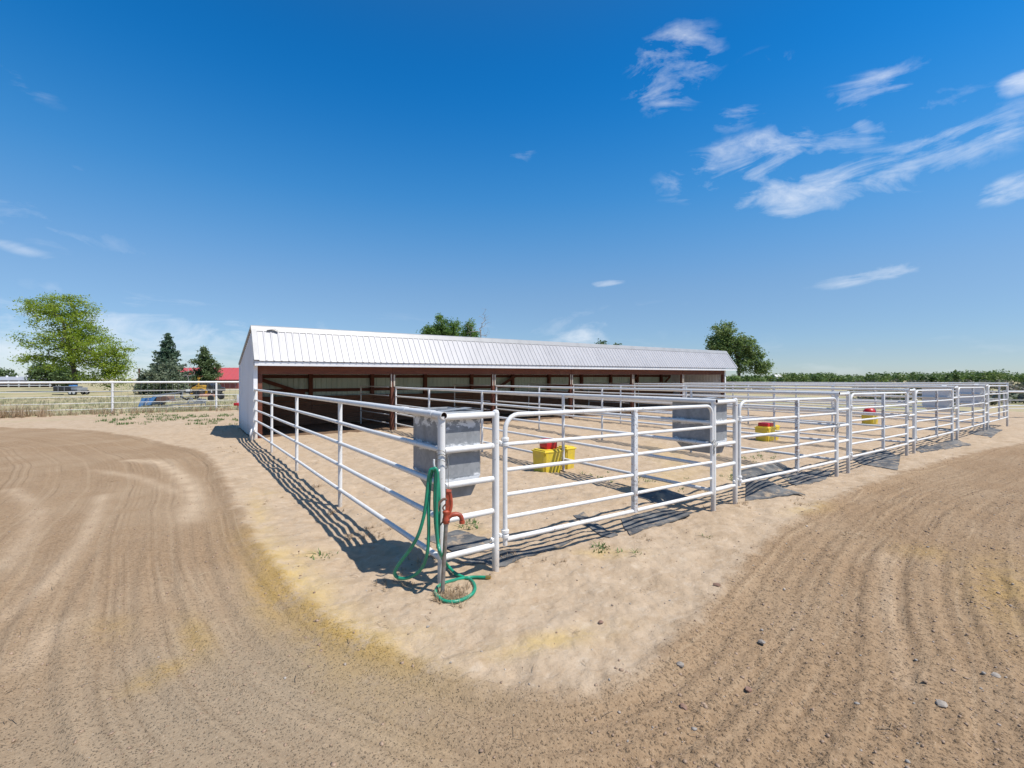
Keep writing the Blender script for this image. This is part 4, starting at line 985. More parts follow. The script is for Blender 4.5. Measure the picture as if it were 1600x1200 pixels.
tree('bush_tree', 'dark green rounded bush tree left behind the locust trunk', 'tree', gb(85, 92), [(0, 0, -.2), (0, 0, 1.0), (.1, 0, 2.2)], [cv((-1.2, 0, 2.9, 3.2, 3, 2.1, 2)), cv((2.2, 0, 2.3, 2.2, 2.5, 1.7, 1))], 90, 45, (.5, .5, .4), .26, M['bark'], M['leaf_dark'], 11, .2)
tree('bush_tree', 'small dark tree cut by the left edge of the picture', 'tree', gb(-8, 150), [(0, 0, -.2), (0, 0, 1.5)], [cv((0, 0, 2.8, 5, 4, 2.4, 1))], 70, 45, (.7, .7, .5), .36, M['bark'], M['leaf_dark'], 12, .2)
tree('olive_bush', 'grey-green bushy juniper reaching the ground before the dark spruce', 'bush', gb(251, 60), [(0, 0, -.2), (0, 0, .6), (0, 0, 1.4)], [cv((-1.2, 0, 1.6, 1.6, 1.6, 1.9, 1.5)), cv((.6, 0, 2.1, 2.0, 1.7, 2.2, 2)), cv((1.8, 0, 1.3, 1.2, 1.5, 1.5, 1)), cv((0, -.3, .9, 2.7, 1.5, .9, 1))], 190, 46, (.26, .26, .30), .17, M['bark'], M['leaf_olive'], 21, .16)
def conifer(name, label, px, d, H, R, seed, m, dens=1.0, tip=.0):
    rs = np.random.RandomState(seed); b = gb(px, d); th = thing(name, label, 'tree', b, 0, None)
    mb = MB(); mb.tube([(0, 0, -.3), (0, 0, H*.5), (tip, 0, H*.97)], [.17, .10, .02], 7); CC = []
    z = H*.08; 
    while z < H*.99:
        f = 1-z/H; rr = R*(f**.8)*(.72+.5*rs.rand()); n = int((7+5*f)*dens); a0 = rs.rand()*6
        for i in range(n):
            a = a0+2*pi*i/n+rs.normal()*.2; L = rr*(.62+.55*rs.rand()); ex = (cos(a)*L, sin(a)*L)
            zz = z+rs.normal()*.12; e = Vector((ex[0]+tip*z/H, ex[1], zz+L*.16)); mb.tube([(tip*z/H, 0, zz), Vector((ex[0]*.5, ex[1]*.5, zz-.02)), e], [.035, .025, .01], 4, cap=False)
            m_ = int(10+34*L); f2 = rs.rand(m_)**.65
            pts = np.stack([ex[0]*f2, ex[1]*f2, zz+L*(.16*f2*f2-.10*f2)], 1)+rs.normal(size=(m_, 3))*np.array((.16, .16, .10))*(1.2-.5*f2[:, None]); CC.append(pts)
        z += H*.042*(.8+.5*rs.rand())
    CC.append(np.array([(tip+rs.normal()*.05, rs.normal()*.05, H*(.95+.07*rs.rand())) for _ in range(30)]))
    part('trunk', mb, M['bark_dark'], th); Q, F = leaf_quads(np.vstack(CC), .17, rs, .25); link('crown', fastmesh('crown', Q, F, m), th)
conifer('spruce_tree', 'tall dark spruce behind the grey-green bush, left of the shed', 262, 66, 8.3, 3.3, 31, M['needle'], 1.0)
tree('pine_tree', 'shorter dark pine right of the spruce, in front of the red-roofed barn', 'tree', gb(319, 72), [(0, 0, -.2), (0, 0, 1.5), (.1, 0, 3.2), (.3, 0, 5.0)],
     [cv(c) for c in ((.3, 0, 5.9, .7, .8, 1.1, .7), (-.2, 0, 4.6, 1.7, 1.5, 1.0, 1.5), (.9, 0, 4.0, 1.5, 1.4, .9, 1.2), (-.6, 0, 2.8, 1.8, 1.6, 1.1, 1.5), (1.4, 0, 2.5, 1.3, 1.4, .9, 1.1), (.2, 0, 1.4, 2.2, 1.5, .8, 1.0))], 150, 50, (.28, .28, .2), .15, M['bark_dark'], M['needle2'], 33, .2)
tree('bare_tree', 'small leafless tree between the spruce and the pine', 'tree', gb(294, 62), [(0, 0, -.2), (0, 0, 1), (0, 0, 2.2)], [cv((0, 0, 3.4, .9, .9, 1.6, 1))], 40, 0, (.1,)*3, .1, M['bark_pale'], None, 41, .05, minr=.012)
tree('cottonwood_tree', 'green cottonwood whose lobed crown rises over the shed ridge', 'tree', gb(705, 62), [(0, 0, -.2), (0, 0, 2), (0, 0, 4), (0, 0, 6)], [cv(c) for c in ((-2.8, 0, 7.8, 1.1, 1.2, 1.5, 1.2), (-1.6, 0, 8.6, 1.0, 1.1, 1.7, 1.4), (.2, 0, 8.3, 1.5, 1.4, 1.7, 1.8), (2.4, 0, 7.7, 1.3, 1.2, 1.8, 1.4), (-.5, 0, 5.5, 3.6, 2.5, 1.5, 1.2))], 190, 66, (.27, .27, .25), .12, M['bark'], M['leaf_cotton'], 51, .3)
tree('bare_tree', 'leafless pale tree beside the cottonwood, behind the shed roof', 'tree', gb(753, 58), [(0, 0, -.2), (0, 0, 3), (-.1, 0, 6), (-.2, 0, 8)], [cv((.4, 0, 8.8, .9, .9, 2.3, 1)), cv((-1.5, 0, 8.4, .5, .6, 1.6, .3))], 70, 0, (.1,)*3, .1, M['bark_pale'], None, 53, .07, minr=.010)
tree('treetop', 'left of two small treetops just showing over the shed ridge', 'tree', gb(941, 85), [(0, 0, -.2), (0, 0, 4), (0, 0, 7)], [cv((0, 0, 7.9, .8, .9, .9, 1))], 30, 26, (.3, .3, .3), .2, M['bark'], M['leaf_dark'], 61, .15, 'treetops over the ridge')
tree('treetop', 'right of two small treetops just showing over the shed ridge', 'tree', gb(963, 85), [(0, 0, -.2), (0, 0, 4), (0, 0, 6.6)], [cv((0, 0, 7.4, .8, .9, .9, 1))], 30, 26, (.3, .3, .3), .2, M['bark'], M['leaf_dark'], 62, .15, 'treetops over the ridge')
tree('elm_tree', 'leaning dark-limbed elm with a loose green crown at the right end of the shed', 'tree', gb(1152, 74), [(0, 0, -.2), (.2, 0, 1.4), (.5, 0, 2.6), (.2, 0, 4.4), (-.6, 0, 6.2), (-1.2, 0, 8)],
     [cv(c) for c in ((-1.8, 0, 9.0, 2.2, 2, 1.9, 1.8), (-3.2, 0, 7.4, 1.6, 1.6, 1.5, 1.1), (.8, 0, 7.4, 2.2, 2, 1.7, 1.6), (2.0, 0, 5.6, 2.4, 2, 1.5, 1.5), (3.6, 0, 3.9, 1.5, 1.6, 1.4, 1.1), (-1.6, 0, 6.2, 2.2, 2, 1.6, 1.3), (.6, 0, 4.2, 1.8, 1.8, 1.2, .8))], 250, 46, (.36, .36, .30), .17, M['bark_dark'], M['leaf_right'], 71, .24)
for px, d, w, h, sd, lab in ((1146, 70, 1.7, 2.2, 72, 'low green bush at the foot of the elm, left of its trunk'), (1186, 78, 1.9, 2.0, 73, 'low green bush at the foot of the elm, right of its trunk')):
    tree('green_bush', lab, 'bush', gb(px, d), [(0, 0, -.2), (0, 0, .6)], [cv((0, 0, h*.5, w, w, h*.55, 1))], 50, 50, (.3, .3, .25), .17, M['bark'], M['leaf_right'], sd, .08)

# distant wood on the right and grey scrub before it
rs = np.random.RandomState(5); CC = []
TOPX = [1100, 1180, 1230, 1290, 1330, 1400, 1440, 1500, 1540, 1600, 1750, 1900, 2100, 2300]; TOPY = [587, 586, 581, 580, 583, 579, 581, 577, 578, 575, 579, 576, 580, 577]
for i in range(520):
    d = rs.uniform(150, 360); px = rs.uniform(1110, 2300); b = gb(px, d)
    yt = np.interp(px, TOPX, TOPY)+4.5*(float(fbm(np.array([px/14]), np.array([1.7]), 2)[0])-.5)
    H = max(1.5, (CZ+(HY-yt)*d/FPX)*rs.uniform(.5, 1.0)); R = rs.uniform(1.6, 5.2)*d/230
    m = 190; v = rs.normal(size=(m, 3)); v /= np.linalg.norm(v, axis=1)[:, None]; v *= rs.uniform(.35, 1.0, size=(m, 1)); v[:, 2] = v[:, 2]*H*.5+H*.5
    CC.append(np.stack([b.x+v[:, 0]*R, b.y+v[:, 1]*R, v[:, 2]], 1))
Q, F = leaf_quads(np.vstack(CC), .48, rs, .2); tag(link('distant_wood', fastmesh('distant_wood', Q, F, M['wood_far'])), 'dense green wood along the horizon on the right', 'woodland', kind='stuff')
CC = []
for i in range(380):
    d = rs.uniform(36, 135); px = rs.uniform(1340, 2300); b = gb(px, d); H = rs.uniform(.5, 1.5)*(.25+d/110); R = rs.uniform(.8, 2.2)
    m = 90; v = rs.normal(size=(m, 3)); v /= np.linalg.norm(v, axis=1)[:, None]; v *= rs.uniform(.5, 1, size=(m, 1)); CC.append(np.stack([b.x+v[:, 0]*R, b.y+v[:, 1]*R, H*.45+v[:, 2]*H*.55], 1))
Q, F = leaf_quads(np.vstack(CC), .26, rs, .1); tag(link('scrub', fastmesh('scrub', Q, F, M['scrub'])), 'grey-brown scrub bushes between the right fence and the wood', 'scrub', kind='stuff')

# ------------------------------------------------------------------ grass, weeds, stones
def blades(P, h, w, rs, n, m, name, label, cat='grass', lean=.5):
    "n bent blades at each base point"
    k = len(P); B = np.repeat(P, n, 0)+rs.normal(size=(k*n, 3))*np.array((w*5, w*5, 0)); N = len(B)
    hh = np.repeat(h, n)*(.5+.8*rs.rand(N)); a = rs.rand(N)*2*pi; dx = np.stack([np.cos(a), np.sin(a), 0*a], 1); sd = np.stack([-np.sin(a), np.cos(a), 0*a], 1)*w*(.6+.8*rs.rand(N))[:, None]
    le = (lean*rs.rand(N))[:, None]*hh[:, None]; up = np.stack([0*a, 0*a, hh], 1)
    B2 = B+up*.55+dx*le*.4; T = B+up+dx*le
    Vq = np.stack([B-sd, B+sd, B2+sd*.7, B2-sd*.7, T+sd*.15, T-sd*.15], 1).reshape(-1, 3); o = np.arange(N)[:, None]*6
    F = np.concatenate([o+np.array([[0, 1, 2, 3]]), o+np.array([[3, 2, 4, 5]])], 0)
    ob = link(name, fastmesh(name, Vq, F, m)); return tag(ob, label, cat, kind='stuff') if label else ob
rs = np.random.RandomState(9)
x = rs.uniform(-26, 22, 5200); y = PFY-.6+rs.rand(5200)**1.6*34; keep = fbm(x*.25, y*.25, 3) > .40
x, y = x[keep], y[keep]; P = np.stack([x, y, 0*x], 1); blades(P, np.full(len(P), .12)+.15*rs.rand(len(P)), .013, rs, 7, M['fieldgrass'], 'pasture_grass', 'thin dry and green grass in the pasture behind the left fence')
x = np.concatenate([rs.uniform(-24, -8.0, 330), rs.uniform(-8, 9, 170)]); y = PFY-.4+rs.normal(size=len(x))*.45
hb = np.where(x < -7, .30+.45*rs.rand(len(x)), .15+.2*rs.rand(len(x))); hb *= .5+fbm(x*.6, y*.6, 2)
blades(np.stack([x, y, 0*x], 1), hb, .008, rs, 14, M['deadweed'], 'dead_weeds', 'tangled brown dead weeds along the foot of the left fence', 'weeds', .9)
xs_ = []; 
for i in range(420):
    px = rs.uniform(150, 372); py = rs.uniform(648, 664); p = atg(px, py); xs_.append(p)
P = np.array([(p.x, p.y, gz(p.x, p.y)) for p in xs_]); k = fbm(P[:, 0]*.8, P[:, 1]*.8, 2) > .5
blades(P[k], np.full(k.sum(), .09), .012, rs, 7, M['weed'], 'yard_weeds', 'low green weeds scattered over the sand before the left fence', 'weeds')
pts = []
for (px, py, n_, r) in ((940, 852, 4, .06), (955, 862, 2, .08), (985, 866, 1, .05), (1110, 840, 1, .06), (1180, 716, 26, .30), (1195, 706, 10, .2), (1140, 745, 12, .3), (1020, 755, 14, .4), (960, 745, 9, .35), (730, 822, 4, .06), (742, 818, 3, .05), (1200, 742, 9, .25), (505, 868, 4, .1)):
    c = gp(px, py, 0)
    for i in range(n_): pts.append((c.x+rs.normal()*r, c.y+rs.normal()*r))
P = np.array(pts); P = np.stack([P[:, 0], P[:, 1], ground_h(P[:, 0], P[:, 1])], 1)
blades(P, np.full(len(P), .022)+.028*rs.rand(len(P)), .007, rs, 8, M['weed'], 'green_weeds', 'small green weeds sprouting in the sand about the gates', 'weeds', 2.4)
pts = []
for (px, py, n_, r) in ((495, 760, 10, .09), (575, 835, 22, .16), (600, 838, 10, .12), (620, 905, 14, .1), (790, 875, 8, .06), (1115, 795, 10, .07), (1165, 790, 10, .12), (1010, 843, 6, .07), (520, 800, 8, .1), (1240, 786, 8, .14), (870, 880, 4, .06), (330, 668, 20, .4), (360, 672, 20, .4), (430, 720, 6, .08), (350, 700, 6, .2), (365, 707, 6, .2), (660, 880, 8, .12), (1385, 835, 5, .12), (1325, 835, 6, .15), (415, 785, 4, .1), (680, 872, 10, .14)):
    c = gp(px, py, 0)
    for i in range(n_): pts.append((c.x+rs.normal()*r, c.y+rs.normal()*r))
P = np.array(pts); P = np.stack([P[:, 0], P[:, 1], ground_h(P[:, 0], P[:, 1])], 1)
blades(P, np.full(len(P), .018)+.04*rs.rand(len(P)), .003, rs, 10, M['deadweed'], 'dry_stems', 'short dry stems lying along the fence feet', 'weeds', 1.8)
c = gp(703, 932, 0); n_ = 46; P = np.stack([c.x+rs.normal(size=n_)*.085, c.y+rs.normal(size=n_)*.07, 0*np.zeros(n_)], 1); P[:, 2] = ground_h(P[:, 0], P[:, 1])
ob = blades(P, np.full(n_, .03)+.035*rs.rand(n_), .003, rs, 12, M['deadweed'], 'dry_tuft', None, lean=1.8); tag(ob, 'clump of dry brown grass inside the hose coil', 'weed')
# stalks and twigs lying on the track
mb = MB(); rg = random.Random(3)
for (px, py) in [(105, 770), (115, 768), (96, 785), (175, 752), (182, 775), (225, 775), (240, 786), (215, 770), (210, 915), (255, 905), (80, 917), (205, 1093), (178, 1077), (640, 945), (1325, 833), (1335, 838), (1440, 853), (1500, 955), (1185, 1075), (1480, 940)]+[(rg.uniform(0, 1600), rg.uniform(720, 1150)) for _ in range(110)]:
    c = gp(px, py, .006)
    for q in range(rg.choice((1, 1, 2, 4))):
        a = rg.uniform(0, pi); L = rg.uniform(.025, .10); dx = Vector((cos(a), sin(a), 0))*L; e = Vector((rg.uniform(-.05, .05), rg.uniform(-.05, .05), 0)); mid_ = c+e+Vector((0, 0, rg.uniform(.004, .02)))
        mb.tube([c+e-dx/2, mid_, c+e+dx/2+Vector((0, 0, rg.uniform(0, .01)))], rg.uniform(.001, .0024), 4)
tag(part('twigs', mb, M['deadweed'], None, False), 'bits of straw and twig strewn over the track and sand', 'twigs', kind='stuff')
# pebbles and clods
def rocks(P, R, rs, m, name, label, cat):
    bm = bmesh.new(); bmesh.ops.create_icosphere(bm, subdivisions=1, radius=1); bv = np.array([v.co[:] for v in bm.verts]); bf = np.array([[v.index for v in f.verts] for f in bm.faces]); bm.free()
    n = len(P); Vv = bv[None]*(1+.35*rs.normal(size=(n, len(bv), 1))*.6); sc = np.stack([.7+.6*rs.rand(n), .7+.6*rs.rand(n), .45+.4*rs.rand(n)], 1)*R[:, None]
    Vv = Vv*sc[:, None]; a = rs.rand(n)*6.28; ca, sa = np.cos(a)[:, None], np.sin(a)[:, None]
    X = Vv[..., 0]*ca-Vv[..., 1]*sa; Y = Vv[..., 0]*sa+Vv[..., 1]*ca; Vv = np.stack([X, Y, Vv[..., 2]], -1)+P[:, None]
    F = (bf[None]+np.arange(n)[:, None, None]*len(bv)).reshape(-1, 3)
    return tag(link(name, fastmesh(name, Vv.reshape(-1, 3), F, m)), label, cat, kind='stuff')
def scatter(n, f, box=((-300, 690), (2000, 1230))):
    px = rs.uniform(box[0][0], box[1][0], n); t = rs.rand(n); d0 = FPX*CZ/(box[1][1]-HY); d1 = FPX*CZ/(box[0][1]-HY); d = np.sqrt(d0**2+(d1**2-d0**2)*t)
    near = rs.rand(n) < .62; d = np.where(near, d0+(9-d0)*rs.rand(n), d)
    l = (px-800)/FPX*d; x = CX+l*cos(YAW)+d*sin(YAW); y = CY-l*sin(YAW)+d*cos(YAW); sd = sdist(x, y); k = f(x, y, sd, px, d); return x[k], y[k]
x, y = scatter(9000, lambda x, y, s, px, d: (s > -.1) & (rs.rand(len(x)) < np.where(px > 930, .9, .12)*np.clip(.15+1.6*(fbm(x*.7, y*.7, 3)-.3), 0.05, 1)))
R = .004+.014*rs.rand(len(x))**4+ (rs.rand(len(x)) < .02)*.010; P = np.stack([x, y, ground_h(x, y)+R*.25], 1); rocks(P, R, rs, M['pebble'], 'gravel', 'loose pebbles in the harrowed soil of the track', 'gravel')
x, y = scatter(17000, lambda x, y, s, px, d: (s > 0.0) & (rs.rand(len(x)) < np.where(px > 900, .95, .40)))
R = .003+.012*rs.rand(len(x))**3; P = np.stack([x, y, ground_h(x, y)+R*.1], 1); rocks(P, R, rs, M['clod'], 'soil_clods', 'crumbs and clods of turned soil on the track', 'soil')
x, y = scatter(2600, lambda x, y, s, px, d: (s < 0) & (y < 12)); R = .004+.010*rs.rand(len(x))**3; P = np.stack([x, y, ground_h(x, y)+R*.3], 1); rocks(P, R, rs, M['pebble'], 'sand_pebbles', 'few small pebbles on the packed sand', 'gravel')
def stone(px, py, r, m, lab, seed, sq=(1.2, .8, .6)):
    rg = np.random.RandomState(seed); bm = bmesh.new(); bmesh.ops.create_icosphere(bm, subdivisions=2, radius=1)
    for v in bm.verts:
        n_ = fbm(np.array([v.co.x*1.1+seed*7+5]), np.array([v.co.y*1.1+v.co.z*1.7+9]), 2)[0]; v.co *= (.65+.75*n_)*r*.55; v.co = Vector((v.co.x*sq[0], v.co.y*sq[1], v.co.z*sq[2]))
    bm.verts.index_update(); mb = MB(); mb.add([v.co for v in bm.verts], [[v.index for v in f.verts] for f in bm.faces]); bm.free()
    p = gp(px, py, r*.18); o = part('stone', mb, m, None, True, loc=p, rot=(rg.uniform(-.3, .3), rg.uniform(-.3, .3), rg.rand()*6)); me = o.data; me.set_sharp_from_angle(angle=radians(22))
    tag(o, lab, 'stone', 'larger stones on the ground')
stone(1472, 1100, .062, M['stone'], 'largest flat grey stone, bottom right of the dirt track', 1, (1.25, .8, .5))
stone(1170, 1077, .045, M['stone_brown'], 'brown stone on the track near the bottom, right of the sand tip', 2)
stone(1120, 914, .050, M['stone_brown'], 'reddish brown stone on the edge of the pale sand', 3)
stone(939, 972, .034, M['stone_brown'], 'small dark stone alone on the sand below the hose coil', 4)
stone(1190, 1003, .045, M['stone'], 'pale grey stone on the track, right of the sand edge', 5)
stone(1062, 1038, .045, M['stone'], 'grey stone among clods on the track edge, below the sand', 6)
stone(1068, 1104, .042, M['stone_brown'], 'pinkish brown stone near the bottom edge, centre right', 8)
stone(1556, 1056, .052, M['stone'], 'angular grey stone at the right edge of the track', 9)

# ------------------------------------------------------------------ far things on the left
def wheel(mb_t, mb_h, c, r, w, axis):
    mb_t.lathe([(r*.6, -w/2), (r*.93, -w/2), (r, -w*.32), (r, w*.32), (r*.93, w/2), (r*.6, w/2)], 18, c, axis); mb_h.lathe([(r*.12, -w*.52), (r*.58, -w*.5), (r*.58, w*.5), (r*.12, w*.56)], 14, c, axis)
FR = -YAW      # things that face the camera are turned by this angle
def wheels(th, spots, axis, hubm):
    for (c, r, w) in spots:
        a, b = MB(), MB(); wheel(a, b, c, r, w, axis); t = part('wheel', a, M['tyre'], th); part('hub', b, hubm, t)
# black trailer under the locust
t = thing('utility_trailer', 'small black box trailer with white wheel hubs, parked under the locust tree', 'trailer', gb(111, 58), FR)
mb = MB(); mb.box((-1.35, -.9, .48), (.6, .9, 1.05), .02); part('box_body', mb, M['black'], t)
mb = MB(); mb.box((-1.38, -.93, 1.0), (.63, .93, 1.06)); mb.box((-.75, -.93, .5), (-.69, -.905, 1.0)); mb.box((.0, -.93, .5), (.06, -.905, 1.0)); part('side_rail', mb, M['greysteel'], t, False)
mb = MB(); mb.box((.62, -.7, .50), (1.45, .7, .92), .03); part('front_box', mb, M['greysteel'], t)
mb = MB(); mb.box((-1.5, -.05, .40), (1.6, .05, .47)); mb.box((-1.35, -.85, .38), (.6, -.75, .46)); part('chassis', mb, M['black'], t, False)
wheels(t, (((.75, -.85, .3), .29, .2), ((1.22, -.85, .3), .29, .2), ((.75, .85, .3), .29, .2), ((1.22, .85, .3), .29, .2)), 'y', M['hub'])
mb = MB(); mb.box((-1.5, -.9, .06), (-.1, -.84, .14)); part('skid', mb, M['black'], t, False)
mb = MB(); mb.box((.0, -.3, 1.07), (.55, .3, 1.22), .03); tag(part('blue_tub', mb, M['blue'], None, True, loc=gb(111, 58), rot=(0, 0, FR)), 'blue tub lying on top of the black trailer', 'tub')
# blue implement trailer just behind the fence
t = thing('blue_implement', 'old blue farm implement with slanted fenders and a long tongue, behind the left fence', 'farm machine', gb(262, 33.2), FR)
k = 33.2/FPX
def ip(px, py, dy=0.0): return ((px-262)*k, dy, CZ-(py-HY)*k)
mb = MB()
for dy in (0, .9): mb.bar(ip(215, 637, dy), ip(302, 630, dy), .06, .09); mb.bar(ip(224, 619.5, dy), ip(286, 612, dy), .05, .06); mb.bar(ip(255, 628, dy), ip(284, 621, dy), .05, .06)
mb.bar(ip(286, 612, 0), ip(284, 621, .0), .05, .05); mb.bar(ip(273, 613, 0), ip(273, 624, 0), .05, .04); mb.bar(ip(216, 637, 0), ip(216, 637, .9), .06, .06); mb.bar(ip(300, 630, 0), ip(300, 630, .9), .06, .06)
part('frame', mb, M['greysteel'], t, False)
for (a, b) in (((218, 637), (223, 622)), ((231, 633), (240, 620))):
    mb = MB(); mb.bar(ip(*a), ip(*b), .02, .32, (1, 0, 0)); v0, v1 = Vector(ip(*a)), Vector(ip(*b))
    mb = MB(); w = Vector((.14, 0, 0)); dp = Vector((0, .85, 0)); q = [v0-w, v0+w, v1+w*1.4, v1-w*.6]
    mb.add([*q, *[c+dp for c in q]], [(0,1,2,3),(7,6,5,4),(0,4,5,1),(1,5,6,2),(2,6,7,3),(3,7,4,0)]); part('fender', mb, M['blue'], t, False)
mb = MB(); q = [ip(243, 628), ip(262, 627), ip(261, 621), ip(257, 619), ip(245, 620.5)]; mb.add([*q, *[(a, .8, c) for a, b, c in q]], [(0,1,2,3,4), (9,8,7,6,5)]+[(i, 5+i, 5+(i+1) % 5, (i+1) % 5) for i in range(5)]); part('rusty_plate', mb, M['rustplate'], t, False)
mb = MB(); mb.box((ip(219, 0)[0], .2, .06), (ip(228, 0)[0], .6, .3)); mb.tube([ip(230, 630, .1), ip(230, 623, .1)], .04, 8); part('jack', mb, M['hub'], t)
wheels(t, (((ip(236, 0)[0], .98, .28), .27, .18),), 'y', M['blue'])
t = thing('orange_implement', 'low implement with orange deck, black box frame and dark tyre behind the left fence post', 'farm machine', gb(315, 33.6), FR)
k = 33.6/FPX
def ip(px, py, dy=0.0): return ((px-315)*k, dy, CZ-(py-HY)*k)
mb = MB(); mb.box((ip(309, 0)[0], 0, ip(0, 620)[2]), (ip(334, 0)[0], .8, ip(0, 616)[2]), .02); part('deck', mb, M['orange'], t)
mb = MB()
for a, b in (((282, 613), (305, 613)), ((282, 613), (283, 620)), ((283, 620), (293, 625)), ((305, 613), (306, 622)), ((293, 623), (309, 622)), ((309, 622), (311, 614))): mb.bar(ip(*a), ip(*b), .07, .09)
mb.box((ip(305, 0)[0], .0, ip(0, 619)[2]), (ip(312, 0)[0], .5, ip(0, 611)[2]), .01); part('box_frame', mb, M['black'], t, False)
mb = MB(); mb.box((ip(330, 0)[0], .1, ip(0, 618)[2]), (ip(338, 0)[0], .6, ip(0, 601)[2]), .03); part('motor', mb, M['black'], t)
wheels(t, ((( ip(331, 0)[0], -.1, ip(0, 622)[2]), .22, .16), ((ip(344, 0)[0], .1, ip(0, 619)[2]), .24, .16)), 'y', M['black'])
mb = MB()
for a, b in (((297, 631), (303, 621)), ((303, 621), (309, 629)), ((309, 629), (316, 622)), ((316, 622), (325, 629)), ((299, 631), (326, 629)), ((300, 626), (322, 626))): mb.bar(ip(*a, -.3), ip(*b, -.3), .05, .07)
mb.bar(ip(312, 626, -.3), ip(326, 626, -.3), .02, .28); part('tine_frame', mb, M['greysteel'], t, False)
mb = MB(); mb.tube([ip(300, 631, -.3), (ip(300, 0)[0], -.3, .0)], .03, 6); mb.tube([ip(325, 629, -.3), (ip(325, 0)[0], -.3, .0)], .03, 6); mb.tube([ip(310, 622, .3), (ip(310, 0)[0], .3, .0)], .03, 6); part('prop_leg', mb, M['greysteel'], t)
# red and white sign-like board at the shed's back corner
t = thing('jump_block', 'white and red painted post standing behind the shed corner at left', 'post', gb(373, 30.3), FR)
mb = MB(); mb.box((-.10, -.05, 0.0), (.06, .05, .95), .01); part('upright', mb, M['paint'], t)
mb = MB(); mb.box((-.22, -.2, .26), (.1, .12, .44), .02); part('red_block', mb, M['red'], t)
# yellow loader far behind
t = thing('yellow_loader', 'small yellow tractor loader with raised arm, far behind the left fence', 'tractor', gb(312, 56), FR)
mb = MB(); mb.box((-.7, -.4, .55), (.55, .4, 1.0), .06); mb.box((.1, -.35, 1.0), (.6, .35, 1.25), .05); part('body', mb, M['machine_yellow'], t)
mb = MB(); mb.bar((.05, -.3, .9), (.08, -.3, 2.1), .1, .12); mb.bar((.08, -.3, 1.3), (-.9, -.3, .75), .08, .1); mb.box((.0, -.4, 2.0), (.2, -.2, 2.15)); part('arm', mb, M['machine_yellow'], t, False)
wheels(t, (((-.55, -.5, .33), .33, .25), ((.5, -.5, .42), .42, .28), ((-.55, .5, .33), .33, .25), ((.5, .5, .42), .42, .28)), 'y', M['machine_yellow'])
mb = MB(); mb.box((-1.35, -.5, .2), (-.95, .5, .75), .04); part('bucket', mb, M['hub'], t)
# dark car under the pine
t = thing('parked_car', 'dark parked car half hidden below the pine tree', 'car', gb(324, 62), FR)
mb = MB(); q = [(-1.6, .35), (1.9, .35), (1.95, .8), (1.2, .95), (.6, 1.5), (-.8, 1.52), (-1.5, 1.0), (-1.7, .8)]; N8 = len(q)
mb.add([(a, -.8, b) for a, b in q]+[(a, .8, b) for a, b in q], [tuple(range(N8)), tuple(range(2*N8-1, N8-1, -1))]+[(i, (i+1) % N8, N8+(i+1) % N8, N8+i) for i in range(N8)]); part('body', mb, M['black'], t)
mb = MB(); q = [(-.75, 1.02), (.9, 1.0), (.52, 1.42), (-.7, 1.44)]; mb.add([(a, -.815, b) for a, b in q]+[(a, -.80, b) for a, b in q], [(0,1,2,3),(7,6,5,4),(0,4,5,1),(1,5,6,2),(2,6,7,3),(3,7,4,0)]); part('window', mb, M['glass'], t, False)
wheels(t, (((-1.05, -.75, .33), .33, .2), ((1.2, -.75, .33), .33, .2), ((-1.05, .75, .33), .33, .2), ((1.2, .75, .33), .33, .2)), 'y', M['hub'])
# red-roofed barn
t = thing('red_barn', 'barn with a bright red metal roof behind the pine tree', 'barn', gb(330, 96), FR)
k = 96/FPX; hw = 7.0
mb = MB(); mb.box((-hw, -2.5, -.2), (hw, 2.5, 1.95)); part('wall', mb, M['barnwall'], t, False)
for s in (-1, 1):
    mb = MB(); mb.add([(-hw-.3, s*2.9, 1.75), (hw+.3, s*2.9, 1.75), (hw+.3, 0, 4.15), (-hw-.3, 0, 4.15), (-hw-.3, s*2.9, 1.85), (hw+.3, s*2.9, 1.85), (hw+.3, 0, 4.27), (-hw-.3, 0, 4.27)], [(0,1,2,3),(7,6,5,4),(0,4,5,1),(1,5,6,2),(2,6,7,3),(3,7,4,0)])
    for xx in np.arange(-hw, hw, .9): mb.bar((xx, s*2.9, 1.88), (xx, 0, 4.30), .05, .05)
    part('roof', mb, M['redroof'], t, False)
for s in (-1, 1):
    mb = MB(); mb.add([(s*hw, -2.5, 1.95), (s*hw, 2.5, 1.95), (s*hw, 0, 4.1), (s*(hw-.05), -2.5, 1.95), (s*(hw-.05), 2.5, 1.95), (s*(hw-.05), 0, 4.1)], [(0, 1, 2), (5, 4, 3)]); part('gable', mb, M['barnwall'], t, False)
mb = MB(); mb.box((2.0, -2.56, 0), (4.4, -2.51, 1.6)); part('door', mb, M['barnwall'], t, False)
# pole
t = thing('wooden_pole', 'short brown wooden pole left of the grey-green bush', 'pole', gb(217.5, 62)); mb = MB(); mb.tube([(0, 0, -.3), (0, 0, 3.25)], [.13, .11], 8); part('shaft', mb, M['polewood'], t); mb = MB(); mb.box((-.16, -.16, 3.25), (.16, .16, 3.33)); part('cap', mb, M['polewood'], t, False)
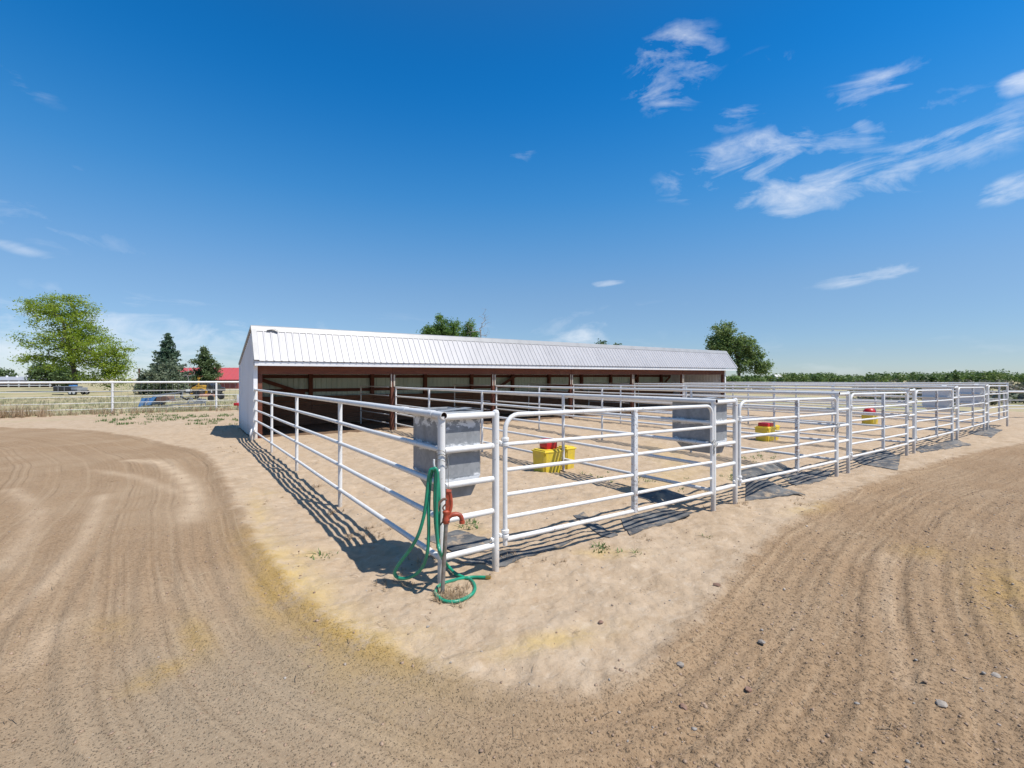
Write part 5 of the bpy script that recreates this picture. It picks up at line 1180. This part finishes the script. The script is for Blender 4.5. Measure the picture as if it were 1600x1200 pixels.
# long low white shed on the far left
t = thing('low_shed', 'long low white livestock shed with dark openings on the far left horizon', 'shed', gb(20, 112), FR)
mb = MB(); mb.add([(-26, -2.2, 1.55), (13.5, -2.2, 1.55), (13.5, 2.2, 2.35), (-26, 2.2, 2.35), (-26, -2.2, 1.7), (13.5, -2.2, 1.7), (13.5, 2.2, 2.5), (-26, 2.2, 2.5)], [(0,1,2,3),(7,6,5,4),(0,4,5,1),(1,5,6,2),(2,6,7,3),(3,7,4,0)]); part('roof', mb, M['roof'], t, False)
mb = MB(); mb.box((-26, 2.0, 0), (13.5, 2.1, 2.3)); part('back_wall', mb, M['barnwall'], t, False)
for i in range(17):
    xx = -25.8+i*2.45; mb = MB(); mb.box((xx-.12, -2.1, -.1), (xx+.12, -1.9, 1.6)); part('post', mb, M['wall'], t, False)
    mb = MB(); mb.lathe([(.2, 0), (.26, .15), (.2, .36), (.05, .42)], 8, (xx+.6, 1.6, 2.36)); part('roof_vent', mb, M['wall'], t)
for z in (.35, .85):
    mb = MB(); mb.box((-26, -2.16, z), (13.5, -2.11, z+.2)); part('rail', mb, M['wall'], t, False)
# white houses in front of the distant wood
for px, d, w, h, lab in ((1188, 230, 7.0, 1.6, 'low white house left, before the distant wood'), (1214, 200, 2.6, 2.9, 'small white house right, before the distant wood')):
    t = thing('white_house', lab, 'house', gb(px, d), FR, 'white houses before the wood')
    mb = MB(); mb.box((-w/2, -2, -.2), (w/2, 2, h)); part('wall', mb, M['housewhite'], t, False)
    mb = MB(); mb.add([(-w/2-.2, -2.2, h), (w/2+.2, -2.2, h), (w/2+.2, 2.2, h), (-w/2-.2, 2.2, h), (-w/2-.2, 0, h+.9), (w/2+.2, 0, h+.9)], [(0, 1, 5, 4), (2, 3, 4, 5), (0, 4, 3), (1, 2, 5), (3, 2, 1, 0)]); part('roof', mb, M['housegrey'] if w > 3 else M['housewhite'], t, False)
    mb = MB(); mb.box((-.5, -2.03, .9), (.3, -2.005, 1.7)); part('window', mb, M['glass'], t, False)
